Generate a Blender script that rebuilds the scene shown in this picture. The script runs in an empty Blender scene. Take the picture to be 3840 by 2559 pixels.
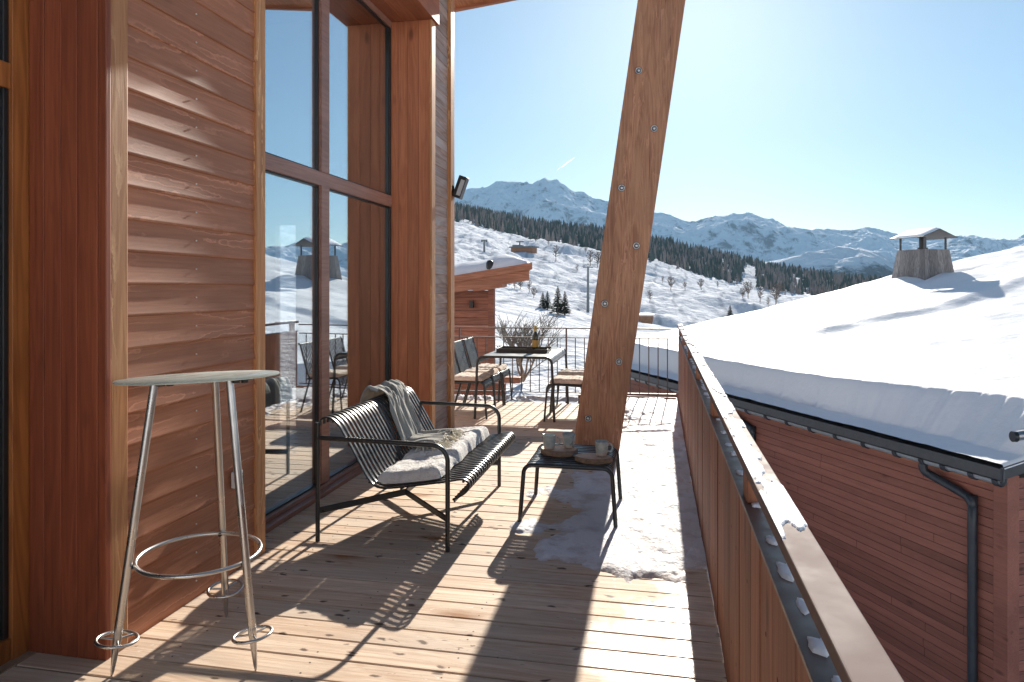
import bpy, bmesh, math, random
import numpy as np
from mathutils import Vector, Matrix
R = math.radians
random.seed(7)
rng = np.random.default_rng(11)
S = bpy.context.scene
COL = S.collection

# ------------------------------------------------------------------ camera
F, CX, VX, HY, CAMH = 2640., 1920., 2460., 1075., 1.48
TH = math.atan((VX - CX) / F)
cs, sn = math.cos(TH), math.sin(TH)
def ray(x, y):
    a = (x - CX) / F
    return (a * cs - sn, a * sn + cs, -(y - HY) / F)
def PD(x, y, d):
    r = ray(x, y)
    return Vector((r[0] * d, r[1] * d, CAMH + r[2] * d))
cam = bpy.data.cameras.new('camera')
co = bpy.data.objects.new('camera', cam)
COL.objects.link(co)
cam.sensor_width = 36
cam.lens = F / 3840 * 36
cam.shift_x = 0
cam.shift_y = -(2559 / 2 - HY) / 3840
cam.clip_start = .05
cam.clip_end = 60000
co.location = (0, 0, CAMH)
co.rotation_euler = (R(90), 0, TH)
S.camera = co

# ------------------------------------------------------------------ light
SUN_AZ, SUN_EL = 3.0, 23.5       # from +Y towards +X
S.view_settings.view_transform = 'Standard'
S.view_settings.look = 'None'
S.view_settings.gamma = 1
S.view_settings.exposure = 1.4
W = bpy.data.worlds.new('World')
S.world = W
W.use_nodes = True
nt = W.node_tree
bg = nt.nodes['Background']
sky = nt.nodes.new('ShaderNodeTexSky')
sky.sky_type = 'NISHITA'
sky.sun_disc = False
sky.sun_elevation = R(SUN_EL)
sky.sun_rotation = R(SUN_AZ)
sky.altitude = 1900
sky.air_density = 1.0
sky.dust_density = 1.15
sky.ozone_density = 1.6
tint = nt.nodes.new('ShaderNodeMix'); tint.data_type = 'RGBA'; tint.blend_type = 'MULTIPLY'
tint.inputs[0].default_value = 1; tint.inputs[7].default_value = (.90, 1.0, .97, 1)
nt.links.new(sky.outputs[0], tint.inputs[6]); nt.links.new(tint.outputs[2], bg.inputs[0])
bg.inputs[1].default_value = 0.05
sl = bpy.data.lights.new('sun', 'SUN')
sl.energy = 5.0
sl.angle = R(.55)
sl.color = (1, .93, .82)
so = bpy.data.objects.new('sun', sl)
COL.objects.link(so)
sd = Vector((math.sin(R(SUN_AZ)) * math.cos(R(SUN_EL)), math.cos(R(SUN_AZ)) * math.cos(R(SUN_EL)), math.sin(R(SUN_EL))))
so.rotation_euler = sd.to_track_quat('Z', 'Y').to_euler()
so.location = sd * 50

# ------------------------------------------------------------------ materials
def newmat(name):
    m = bpy.data.materials.new(name)
    m.use_nodes = True
    n = m.node_tree
    return m, n, n.nodes['Principled BSDF'], n.nodes, n.links
def setp(b, **k):
    for key, v in k.items():
        b.inputs[key.replace('_', ' ')].default_value = v
def math_(n, op, a, b=None, clamp=False):
    q = n.nodes.new('ShaderNodeMath'); q.operation = op; q.use_clamp = clamp
    for i, v in enumerate((a, b)):
        if v is None: continue
        if isinstance(v, (int, float)): q.inputs[i].default_value = v
        else: n.links.new(v, q.inputs[i])
    return q.outputs[0]
def mixc(n, fac, a, b, mode='MIX'):
    q = n.nodes.new('ShaderNodeMix'); q.data_type = 'RGBA'; q.blend_type = mode
    for i, v in ((0, fac), (6, a), (7, b)):
        if isinstance(v, (int, float)): q.inputs[i].default_value = v
        elif isinstance(v, tuple): q.inputs[i].default_value = (*v, 1)
        else: n.links.new(v, q.inputs[i])
    return q.outputs[2]
def ramp(n, fac, stops):
    q = n.nodes.new('ShaderNodeValToRGB')
    e = q.color_ramp.elements
    while len(e) < len(stops): e.new(.5)
    for i, (p, c) in enumerate(stops):
        e[i].position = p; e[i].color = (c, c, c, 1) if isinstance(c, (int, float)) else (*c, 1)
    n.links.new(fac, q.inputs[0])
    return q.outputs[0]
def coords(n, scale=(1, 1, 1), rnd=True):
    tc = n.nodes.new('ShaderNodeTexCoord')
    v = tc.outputs['Object']
    at = None
    if rnd:
        at = n.nodes.new('ShaderNodeAttribute'); at.attribute_name = 'rnd'
        vm = n.nodes.new('ShaderNodeVectorMath'); vm.operation = 'MULTIPLY_ADD'
        cb = n.nodes.new('ShaderNodeCombineXYZ')
        for i in range(3): n.links.new(at.outputs['Fac'], cb.inputs[i])
        n.links.new(cb.outputs[0], vm.inputs[0]); vm.inputs[1].default_value = (31.7, 17.3, 23.9)
        n.links.new(v, vm.inputs[2]); v = vm.outputs[0]
    return v, (at.outputs['Fac'] if at else None)
def mapped(n, v, scale):
    mp = n.nodes.new('ShaderNodeMapping'); mp.inputs['Scale'].default_value = scale
    n.links.new(v, mp.inputs[0]); return mp.outputs[0]
def noise(n, v, scale=1, detail=4, rough=.55, dist=0):
    q = n.nodes.new('ShaderNodeTexNoise')
    q.inputs['Scale'].default_value = scale; q.inputs['Detail'].default_value = detail
    q.inputs['Roughness'].default_value = rough; q.inputs['Distortion'].default_value = dist
    n.links.new(v, q.inputs['Vector']); return q.outputs[0]
def bump(n, b, h, strength=.2, dist=.01):
    q = n.nodes.new('ShaderNodeBump'); q.inputs['Strength'].default_value = strength; q.inputs['Distance'].default_value = dist
    n.links.new(h, q.inputs['Height']); n.links.new(q.outputs[0], b.inputs['Normal'])
def wood(name, light, dark, axis='Y', rough=.6, knots=.5, knotcol=None, var=.35, bumps=.25, grain=1.0, weather=None, spec=.35, ring=.28, cracks=0, cath=0):
    m, n, b, N, L = newmat(name)
    v, rnd = coords(n)
    ax = 'XYZ'.index(axis)
    def sc(al, ac): return tuple(al if i == ax else ac for i in range(3))
    g1 = noise(n, mapped(n, v, sc(1.1 * grain, 42 * grain)), 1, 6, .7, .3)
    g0 = noise(n, mapped(n, v, sc(.55 * grain, 7 * grain)), 1, 3, .5, .6)
    rings = math_(n, 'SINE', math_(n, 'MULTIPLY', g0, 62))
    rings = math_(n, 'MULTIPLY_ADD', rings, .5); rings.node.inputs[2].default_value = .5
    f = math_(n, 'ADD', math_(n, 'MULTIPLY', g1, .75), math_(n, 'MULTIPLY', rings, ring))
    c = mixc(n, ramp(n, f, [(.28, 0), (.72, 1)]), dark, light)
    bl = noise(n, mapped(n, v, sc(.7, 3)), 1, 3, .5)
    c = mixc(n, 1, c, ramp(n, bl, [(.3, .78), (.7, 1.12)]), 'MULTIPLY')
    if knots:
        vo = N.new('ShaderNodeTexVoronoi'); vo.inputs['Scale'].default_value = 1
        L.new(mapped(n, v, sc(2.1, 5.2)), vo.inputs['Vector'])
        sp = N.new('ShaderNodeSeparateColor'); L.new(vo.outputs['Color'], sp.inputs[0])
        gate = math_(n, 'GREATER_THAN', sp.outputs[0], 1 - knots)
        kn = math_(n, 'MULTIPLY', ramp(n, vo.outputs['Distance'], [(.06, 1), (.17, 0)]), gate)
        c = mixc(n, math_(n, 'MULTIPLY', kn, .8), c, knotcol or tuple(x * .4 for x in dark))
    if cath:
        q0 = noise(n, mapped(n, v, sc(.75, 8.5)), 1, 2, .4, .2)
        q1 = noise(n, mapped(n, v, sc(16, 30)), 1, 3, .6)
        ph = math_(n, 'ADD', math_(n, 'MULTIPLY', q0, 9), math_(n, 'MULTIPLY', q1, .85))
        fr = math_(n, 'FRACT', ph)
        ln = ramp(n, fr, [(.0, 0), (.70, .12), (.90, 1), (1.0, 0)])
        gate = ramp(n, noise(n, mapped(n, v, sc(.9, 6)), 1, 2, .5), [(.42, 0), (.58, 1)])
        c = mixc(n, math_(n, 'MULTIPLY', math_(n, 'MULTIPLY', ln, gate), cath), c, tuple(min(.8, x * 1.5 + .06) for x in light))
        dk = ramp(n, fr, [(.0, .9), (.10, 0)])
        c = mixc(n, math_(n, 'MULTIPLY', math_(n, 'MULTIPLY', dk, gate), cath * .7), c, tuple(x * .6 for x in dark))
    if cracks:
        ck = noise(n, mapped(n, v, sc(.45, 26)), 1, 4, .6, .25)
        c = mixc(n, math_(n, 'MULTIPLY', ramp(n, ck, [(.655, 0), (.70, 1)]), cracks), c, tuple(x * .3 for x in dark))
    if weather:
        wn = noise(n, mapped(n, v, sc(1.6, 4)), 1, 5, .6)
        c = mixc(n, ramp(n, wn, [(.42, 0), (.68, .75)]), c, weather)
    vr = math_(n, 'MULTIPLY_ADD', rnd, var); vr.node.inputs[2].default_value = 1 - var / 2
    vm = N.new('ShaderNodeVectorMath'); vm.operation = 'SCALE'
    L.new(c, vm.inputs[0]); L.new(vr, vm.inputs['Scale'])
    L.new(vm.outputs[0], b.inputs['Base Color'])
    setp(b, Roughness=rough); b.inputs['Specular IOR Level'].default_value = spec
    bump(n, b, f, bumps, .004)
    return m
def plain(name, col, rough=.5, metal=0., bmp=None, var=None, spec=.5):
    m, n, b, N, L = newmat(name)
    setp(b, Base_Color=(*col, 1), Roughness=rough, Metallic=metal); b.inputs['Specular IOR Level'].default_value = spec
    v, _ = coords(n, rnd=False)
    if var:
        q = noise(n, v, var[0], 5, .6)
        L.new(mixc(n, ramp(n, q, [(.3, 0), (.7, 1)]), col, var[1]), b.inputs['Base Color'])
        L.new(ramp(n, q, [(.2, max(0, rough - .12)), (.8, min(1, rough + .15))]), b.inputs['Roughness'])
    if bmp:
        bump(n, b, noise(n, v, bmp[0], 5, .6), bmp[1], bmp[2])
    return m
M = {}
M['facade'] = wood('facade_boards', (.46, .19, .10), (.30, .112, .054), 'Y', .54, .25, var=.2, bumps=.16, spec=.38, ring=.06, grain=1.7, cath=.42)
M['facade_grey'] = wood('weathered_boards', (.42, .29, .235), (.25, .15, .115), 'Y', .65, .2, var=.3, bumps=.5, weather=(.40, .35, .34))
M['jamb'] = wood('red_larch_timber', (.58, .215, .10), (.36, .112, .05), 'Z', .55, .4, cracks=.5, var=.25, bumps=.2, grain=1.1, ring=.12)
M['jamb_shaded'] = wood('shaded_red_timber', (.33, .09, .038), (.18, .043, .019), 'Z', .55, .4, cracks=.5, var=.25, bumps=.2, grain=1.1, ring=.12)  # near post side: same larch, its weaker light put into the colour
M['jambY'] = wood('red_larch_lintel', (.44, .155, .072), (.27, .08, .036), 'Y', .55, .28, var=.25, bumps=.2, grain=1.1, ring=.12)
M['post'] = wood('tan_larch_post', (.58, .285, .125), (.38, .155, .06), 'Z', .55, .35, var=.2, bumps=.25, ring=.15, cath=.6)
M['pillar'] = wood('pillar_larch', (.46, .23, .135), (.24, .10, .055), 'Z', .6, .7, var=.14, bumps=.4, weather=(.43, .23, .13), ring=.22, grain=1.3, cracks=.8, cath=.3)
M['frame'] = wood('window_frame_wood', (.33, .17, .125), (.24, .115, .085), 'Y', .4, .1, var=.15, bumps=.1)
M['frame_orange'] = wood('door_frame_wood', (.36, .13, .035), (.22, .07, .02), 'Z', .45, .15, var=.15, bumps=.1)
M['rail'] = wood('railing_boards', (.40, .165, .088), (.21, .077, .038), 'Z', .65, .4, ring=.15, var=.4, bumps=.35)
M['neigh'] = wood('neighbour_boards', (.34, .135, .095), (.235, .085, .06), 'X', .6, .3, ring=.1, grain=1.3, var=.38, bumps=.3)
M['neigh_y'] = wood('neighbour_end_boards', (.32, .13, .095), (.22, .08, .06), 'Y', .6, .2, var=.35, bumps=.3)
M['chalet'] = wood('far_chalet_boards', (.37, .15, .09), (.23, .08, .048), 'X', .6, .2, var=.3, bumps=.3)
M['chalet_beam'] = wood('far_chalet_beam', (.44, .195, .115), (.28, .11, .06), 'X', .6, .2, var=.2, bumps=.3)
M['soffit'] = wood('roof_soffit', (.50, .22, .10), (.33, .12, .05), 'Y', .6, .3, var=.3, bumps=.2)
M['shingle'] = wood('grey_wood_chimney', (.30, .28, .27), (.15, .14, .14), 'Z', .8, .2, var=.5, bumps=.5)
M['bark'] = plain('bark', (.20, .125, .085), .9, bmp=(60, .6, .01), var=(40, (.34, .23, .16)))
M['slice'] = plain('cut_wood', (.60, .38, .25), .6, var=(30, (.48, .28, .17)))
M['dark'] = plain('black_gap', (.012, .010, .009), .9)
M['metal'] = plain('anthracite_metal', (.017, .020, .022), .34, .0, var=(25, (.024, .028, .03)), spec=.6)
M['tablemetal'] = plain('anthracite_sheet', (.05, .06, .07), .36, .0, var=(8, (.075, .088, .1)), spec=.8)
M['steel'] = plain('brushed_steel', (.56, .55, .54), .3, 1.0, var=(12, (.50, .49, .48)))
M['rust'] = plain('brown_metal', (.10, .055, .045), .42, .0, var=(20, (.13, .075, .06)), spec=.5)
M['railtop'] = plain('brown_rail_paint', (.125, .082, .074), .7, .0, var=(9, (.19, .135, .125)), spec=.18)
M['thinrail'] = plain('brown_rail_metal', (.085, .055, .048), .5, var=(30, (.12, .08, .07)))
M['galv'] = plain('galvanised_trough', (.30, .32, .34), .4, .3, var=(12, (.4, .42, .44)))
M['gutter'] = plain('gutter_metal', (.055, .058, .065), .45, .3, var=(15, (.085, .088, .095)))
M['pipe'] = plain('downpipe_metal', (.028, .032, .042), .38, .2, var=(12, (.045, .05, .06)))
M['screw'] = plain('dark_screw', (.05, .04, .035), .5, .5)
M['nail'] = plain('nail_head', (.62, .54, .48), .45)
M['bolt'] = plain('zinc_bolt', (.45, .45, .46), .35, 1.0, var=(200, (.3, .29, .28)))
M['black'] = plain('black_plastic', (.012, .013, .015), .4)
M['lens'] = plain('lamp_lens', (.45, .46, .47), .35)
M['socket'] = plain('socket_grey', (.55, .56, .58), .4)
M['ceramic'] = plain('glazed_mug', (.36, .41, .40), .25, bmp=(60, .15, .002), var=(30, (.45, .48, .46)))
M['mugbase'] = plain('bare_clay', (.55, .47, .41), .7)
M['tray'] = plain('tray_black', (.02, .018, .017), .5, var=(50, (.04, .036, .033)))
M['bottle'] = plain('bottle_glass', (.022, .03, .012), .08)
M['label'] = plain('bottle_label', (.42, .27, .07), .5)
M['foil'] = plain('bottle_foil', (.45, .34, .10), .35, .6)
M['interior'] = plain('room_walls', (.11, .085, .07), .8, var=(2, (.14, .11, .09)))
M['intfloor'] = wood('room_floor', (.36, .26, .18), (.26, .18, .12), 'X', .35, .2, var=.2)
def vapour():
    m, n, b, N, L = newmat('vapour'); N.remove(b)
    t = N.new('ShaderNodeBsdfTranslucent'); t.inputs[0].default_value = (.95, .96, 1, 1)
    L.new(t.outputs[0], N['Material Output'].inputs[0]); return m
M['cloud'] = vapour()
M['fur'] = plain('white_sheepskin', (.80, .77, .74), .95, bmp=(90, .8, .02), var=(35, (.70, .66, .62)))
M['cream'] = plain('cream_pad', (.72, .62, .52), .95, bmp=(70, .7, .02), var=(25, (.62, .50, .41)))
M['blanket'] = plain('grey_wool', (.27, .265, .245), .95, bmp=(160, .5, .006), var=(5, (.36, .34, .30)))
M['fringe'] = plain('wool_fringe', (.62, .54, .40), .95, var=(40, (.78, .72, .60)))
M['spruce'] = plain('spruce_green', (.030, .046, .034), .9, var=(1.5, (.045, .058, .04)))
M['shrub'] = plain('shrub_twigs', (.17, .14, .11), .9, var=(9, (.27, .23, .19)))
M['twig'] = plain('bare_twigs', (.085, .065, .052), .9, var=(3, (.14, .11, .09)))
M['hutwood'] = plain('far_hut_wood', (.30, .16, .09), .8, var=(2, (.22, .11, .06)))
M['lift'] = plain('lift_metal', (.12, .14, .15), .6)

def deckmat():
    m, n, b, N, L = newmat('deck_larch')
    v, rnd = coords(n)
    g1 = noise(n, mapped(n, v, (1.4, 46, 10)), 1, 7, .72, .4)
    g0 = noise(n, mapped(n, v, (.9, 8, 8)), 1, 3, .5, .8)
    rings = math_(n, 'SINE', math_(n, 'MULTIPLY', g0, 55))
    f = math_(n, 'ADD', g1, math_(n, 'MULTIPLY', rings, .06))
    c = mixc(n, ramp(n, f, [(.26, 0), (.66, 1)]), (.46, .28, .175), (.76, .585, .43))
    bl = noise(n, mapped(n, v, (.8, 2.4, 2)), 1, 4, .6)
    c = mixc(n, ramp(n, bl, [(.42, 0), (.7, .6)]), c, (.56, .48, .40))
    # orange resin stains and dark knots
    vo = N.new('ShaderNodeTexVoronoi'); vo.voronoi_dimensions = '2D'; vo.inputs['Scale'].default_value = 1
    dn = N.new('ShaderNodeVectorMath'); dn.operation = 'ADD'
    nn = N.new('ShaderNodeTexNoise'); nn.inputs['Scale'].default_value = 9; nn.inputs['Detail'].default_value = 5
    L.new(v, nn.inputs['Vector'])
    s2 = N.new('ShaderNodeVectorMath'); s2.operation = 'SCALE'; s2.inputs['Scale'].default_value = .07
    L.new(nn.outputs[1], s2.inputs[0]); L.new(v, dn.inputs[0]); L.new(s2.outputs[0], dn.inputs[1])
    L.new(mapped(n, dn.outputs[0], (1.5, 3.4, 1)), vo.inputs['Vector'])
    sp = N.new('ShaderNodeSeparateColor'); L.new(vo.outputs['Color'], sp.inputs[0])
    st = math_(n, 'MULTIPLY', ramp(n, vo.outputs['Distance'], [(.05, 1), (.24, 0)]), math_(n, 'GREATER_THAN', sp.outputs[1], .80))
    c = mixc(n, math_(n, 'MULTIPLY', st, .95), c, (.30, .12, .03))
    vo2 = N.new('ShaderNodeTexVoronoi'); vo2.voronoi_dimensions = '2D'; L.new(mapped(n, dn.outputs[0], (5, 11, 1)), vo2.inputs['Vector'])
    vo2.inputs['Scale'].default_value = 1
    sp2 = N.new('ShaderNodeSeparateColor'); L.new(vo2.outputs['Color'], sp2.inputs[0])
    kn = math_(n, 'MULTIPLY', ramp(n, vo2.outputs['Distance'], [(.06, 1), (.13, 0)]), math_(n, 'GREATER_THAN', sp2.outputs[0], .66))
    c = mixc(n, math_(n, 'MULTIPLY', kn, .9), c, (.075, .035, .018))
    ch = noise(n, mapped(n, v, (18, 55, 1)), 1, 3, .55, .8)
    pt = ramp(n, noise(n, mapped(n, v, (2.2, 4, 1)), 1, 3, .5), [(.48, 0), (.62, 1)])
    c = mixc(n, math_(n, 'MULTIPLY', ramp(n, ch, [(.66, 0), (.70, .75)]), pt), c, (.13, .07, .04))
    c = mixc(n, math_(n, 'MULTIPLY', ramp(n, ch, [(.30, .8), (.335, 0)]), pt), c, (.74, .70, .64))
    vr = math_(n, 'MULTIPLY_ADD', rnd, .30); vr.node.inputs[2].default_value = .83
    vm = N.new('ShaderNodeVectorMath'); vm.operation = 'SCALE'; L.new(c, vm.inputs[0]); L.new(vr, vm.inputs['Scale'])
    L.new(vm.outputs[0], b.inputs['Base Color'])
    tcw = N.new('ShaderNodeTexCoord')
    sx = N.new('ShaderNodeSeparateXYZ'); L.new(tcw.outputs['Object'], sx.inputs[0])
    wet = math_(n, 'ADD', ramp(n, noise(n, mapped(n, tcw.outputs['Object'], (2, 2, 1)), 1.2, 5, .6), [(.35, 0), (.65, .5)]),
                math_(n, 'MULTIPLY', sx.outputs[0], .55))
    L.new(ramp(n, wet, [(.05, .72), (.45, .30)]), b.inputs['Roughness'])
    b.inputs['Specular IOR Level'].default_value = .28
    bump(n, b, f, .35, .004)
    return m
M['deck'] = deckmat()

def snowmat(name, col=(.86, .87, .90), scale=6, strength=.35, dist=.05, dirt=None, fine=60, thin=None):
    m, n, b, N, L = newmat(name)
    v, _ = coords(n, rnd=False)
    setp(b, Base_Color=(*col, 1), Roughness=.6); b.inputs['Specular IOR Level'].default_value = .08
    if dirt:
        q = noise(n, v, dirt[0], 6, .65)
        L.new(mixc(n, ramp(n, q, [(dirt[2], 0), (dirt[3], 1)]), col, dirt[1]), b.inputs['Base Color'])
    if thin:
        at = N.new('ShaderNodeAttribute'); at.attribute_name = 'rnd'
        prev = b.inputs['Base Color'].links[0].from_socket
        e = math_(n, 'ADD', at.outputs['Fac'], math_(n, 'MULTIPLY', math_(n, 'SUBTRACT', noise(n, mapped(n, v, (1, 2.2, 1)), 9, 6, .68), .5), 1.5))
        L.new(mixc(n, ramp(n, e, [(.06, 0), (.50, 1)]), thin, prev), b.inputs['Base Color'])
    h = math_(n, 'ADD', noise(n, v, scale, 6, .6), math_(n, 'MULTIPLY', noise(n, v, fine, 4, .6), .25))
    bump(n, b, h, strength, dist)
    return m
M['snow_roof'] = snowmat('roof_snow', (.78, .79, .82), scale=1.3, strength=.22, dist=.16, fine=14)
M['snow_deck'] = snowmat('trodden_snow', (.74, .74, .77), 9, .6, .03, (5, (.44, .40, .38), .50, .78), 60, (.50, .41, .37))
M['snow_rail'] = snowmat('rail_snow', (.84, .85, .88), 30, .4, .01)
def slopemat():
    m, n, b, N, L = newmat('slope_snow')
    v, _ = coords(n, rnd=False)
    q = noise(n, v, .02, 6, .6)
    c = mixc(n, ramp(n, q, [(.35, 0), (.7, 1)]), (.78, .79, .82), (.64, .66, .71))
    # dry grass and scrub poking through
    s = noise(n, v, .35, 6, .75)
    big = noise(n, v, .012, 3, .5)
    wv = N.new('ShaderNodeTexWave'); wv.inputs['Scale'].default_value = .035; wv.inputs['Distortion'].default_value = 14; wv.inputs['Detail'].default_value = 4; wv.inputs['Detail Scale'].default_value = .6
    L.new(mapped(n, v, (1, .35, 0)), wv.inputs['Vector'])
    c = mixc(n, ramp(n, wv.outputs['Fac'], [(.0, .55), (.12, 0)]), c, (.30, .325, .37))  # blue-grey ski-track bands, slope shading put into the colour
    fac = math_(n, 'MULTIPLY', ramp(n, s, [(.60, 0), (.68, .8)]), ramp(n, big, [(.45, 0), (.62, 1)]))
    c = mixc(n, fac, c, (.22, .18, .15))
    L.new(c, b.inputs['Base Color']); setp(b, Roughness=.8); b.inputs['Specular IOR Level'].default_value = 0
    h = math_(n, 'ADD', noise(n, v, .12, 7, .62), math_(n, 'MULTIPLY', noise(n, v, .9, 4, .6), .12))
    bump(n, b, h, .9, 2.6)
    return m
M['slope'] = slopemat()
M['snow_fill'] = snowmat('fill_snow', (.86, .87, .89), .3, .5, .6)  # brighter than the slope snow, to raise the fill light
def rockmat(name, rock, snow, lo, hi, forest=None):
    m, n, b, N, L = newmat(name)
    v, _ = coords(n, rnd=False)
    ge = N.new('ShaderNodeNewGeometry'); sx = N.new('ShaderNodeSeparateXYZ'); L.new(ge.outputs['Normal'], sx.inputs[0])
    q1 = noise(n, mapped(n, v, (1, 1, .35)), .009, 9, .68, .5)
    q2 = noise(n, v, .0022, 6, .6)
    f = math_(n, 'ADD', math_(n, 'MULTIPLY', q1, .8), math_(n, 'MULTIPLY', q2, .45))
    f = math_(n, 'SUBTRACT', f, math_(n, 'MULTIPLY', sx.outputs[2], .28))
    c = mixc(n, ramp(n, f, [(lo, 0), (hi, 1)]), snow, rock)
    if forest:
        sp = N.new('ShaderNodeSeparateXYZ'); L.new(v, sp.inputs[0])
        zz = math_(n, 'DIVIDE', math_(n, 'SUBTRACT', forest[1], sp.outputs[2]), forest[2])
        tr = noise(n, v, .03, 6, .7); tb = noise(n, mapped(n, v, (1, 1, .3)), .006, 5, .6)
        ff = math_(n, 'ADD', math_(n, 'ADD', math_(n, 'MULTIPLY', tr, .6), math_(n, 'MULTIPLY', tb, .7)), zz)
        c = mixc(n, ramp(n, ff, [(.44, 0), (.60, .92)]), c, forest[0])
    L.new(c, b.inputs['Base Color']); setp(b, Roughness=.85); b.inputs['Specular IOR Level'].default_value = 0
    bump(n, b, noise(n, v, .012, 9, .62), .8, 45)
    return m
M['mount'] = rockmat('mountain_rock_snow', (.085, .095, .12), (.82, .85, .90), .42, .53)
M['forest_hill'] = rockmat('wooded_mountain', (.16, .165, .18), (.78, .80, .84), .60, .72, ((.035, .045, .05), 40., 190.))
def glassmat(name, tint, base, milky=0.):
    m, n, b, N, L = newmat(name)
    N.remove(b)
    out = N['Material Output']
    tr = N.new('ShaderNodeBsdfTransparent'); tr.inputs[0].default_value = (*tint, 1)
    gl = N.new('ShaderNodeBsdfGlossy'); gl.inputs[0].default_value = (.90, .96, 1.0, 1); gl.inputs['Roughness'].default_value = 0.0 if not milky else .08
    ge = N.new('ShaderNodeNewGeometry'); dt_ = N.new('ShaderNodeVectorMath'); dt_.operation = 'DOT_PRODUCT'
    L.new(ge.outputs['Incoming'], dt_.inputs[0]); L.new(ge.outputs['Normal'], dt_.inputs[1])
    sch = math_(n, 'POWER', math_(n, 'SUBTRACT', 1.0, math_(n, 'ABSOLUTE', dt_.outputs['Value'])), 5)
    fac = math_(n, 'ADD', math_(n, 'MULTIPLY', sch, 1 - base - .04), base + .04, True)
    mx = N.new('ShaderNodeMixShader')
    L.new(fac, mx.inputs[0]); L.new(tr.outputs[0], mx.inputs[1]); L.new(gl.outputs[0], mx.inputs[2])
    o = mx.outputs[0]
    if milky:  # streaky pale layer mixed over the glass
        v, _ = coords(n, rnd=False)
        df = N.new('ShaderNodeBsdfDiffuse'); df.inputs[0].default_value = (.62, .63, .60, 1)
        tl = N.new('ShaderNodeBsdfTranslucent'); tl.inputs[0].default_value = (.62, .64, .62, 1)
        m2 = N.new('ShaderNodeMixShader'); m2.inputs[0].default_value = .5
        L.new(df.outputs[0], m2.inputs[1]); L.new(tl.outputs[0], m2.inputs[2])
        m3 = N.new('ShaderNodeMixShader')
        q = noise(n, mapped(n, v, (9, 3, 3)), 1, 5, .6)
        L.new(ramp(n, q, [(.3, milky * .5), (.7, min(1, milky * 1.5))]), m3.inputs[0])
        L.new(o, m3.inputs[1]); L.new(m2.outputs[0], m3.inputs[2]); o = m3.outputs[0]
    L.new(o, out.inputs[0])
    return m
M['glass'] = glassmat('window_glass', (.95, .98, .98), .46)
M['doorglass'] = glassmat('door_glass', (.35, .4, .42), .02)
M['tableglass'] = glassmat('table_glass', (.78, .86, .84), .06, .55)
M['glassrim'] = plain('glass_edge', (.30, .38, .36), .15)
def treemat(name, attr='tint'):
    m, n, b, N, L = newmat(name)
    at = N.new('ShaderNodeAttribute'); at.attribute_name = 'rnd'
    c = ramp(n, at.outputs['Fac'], [(0, (.055, .08, .068)), (.45, (.09, .115, .098)), (.5, (.20, .17, .155)), (1, (.30, .255, .235))])
    L.new(c, b.inputs['Base Color']); setp(b, Roughness=.95); b.inputs['Specular IOR Level'].default_value = .1
    return m
M['forest'] = treemat('forest_trees')

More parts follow.
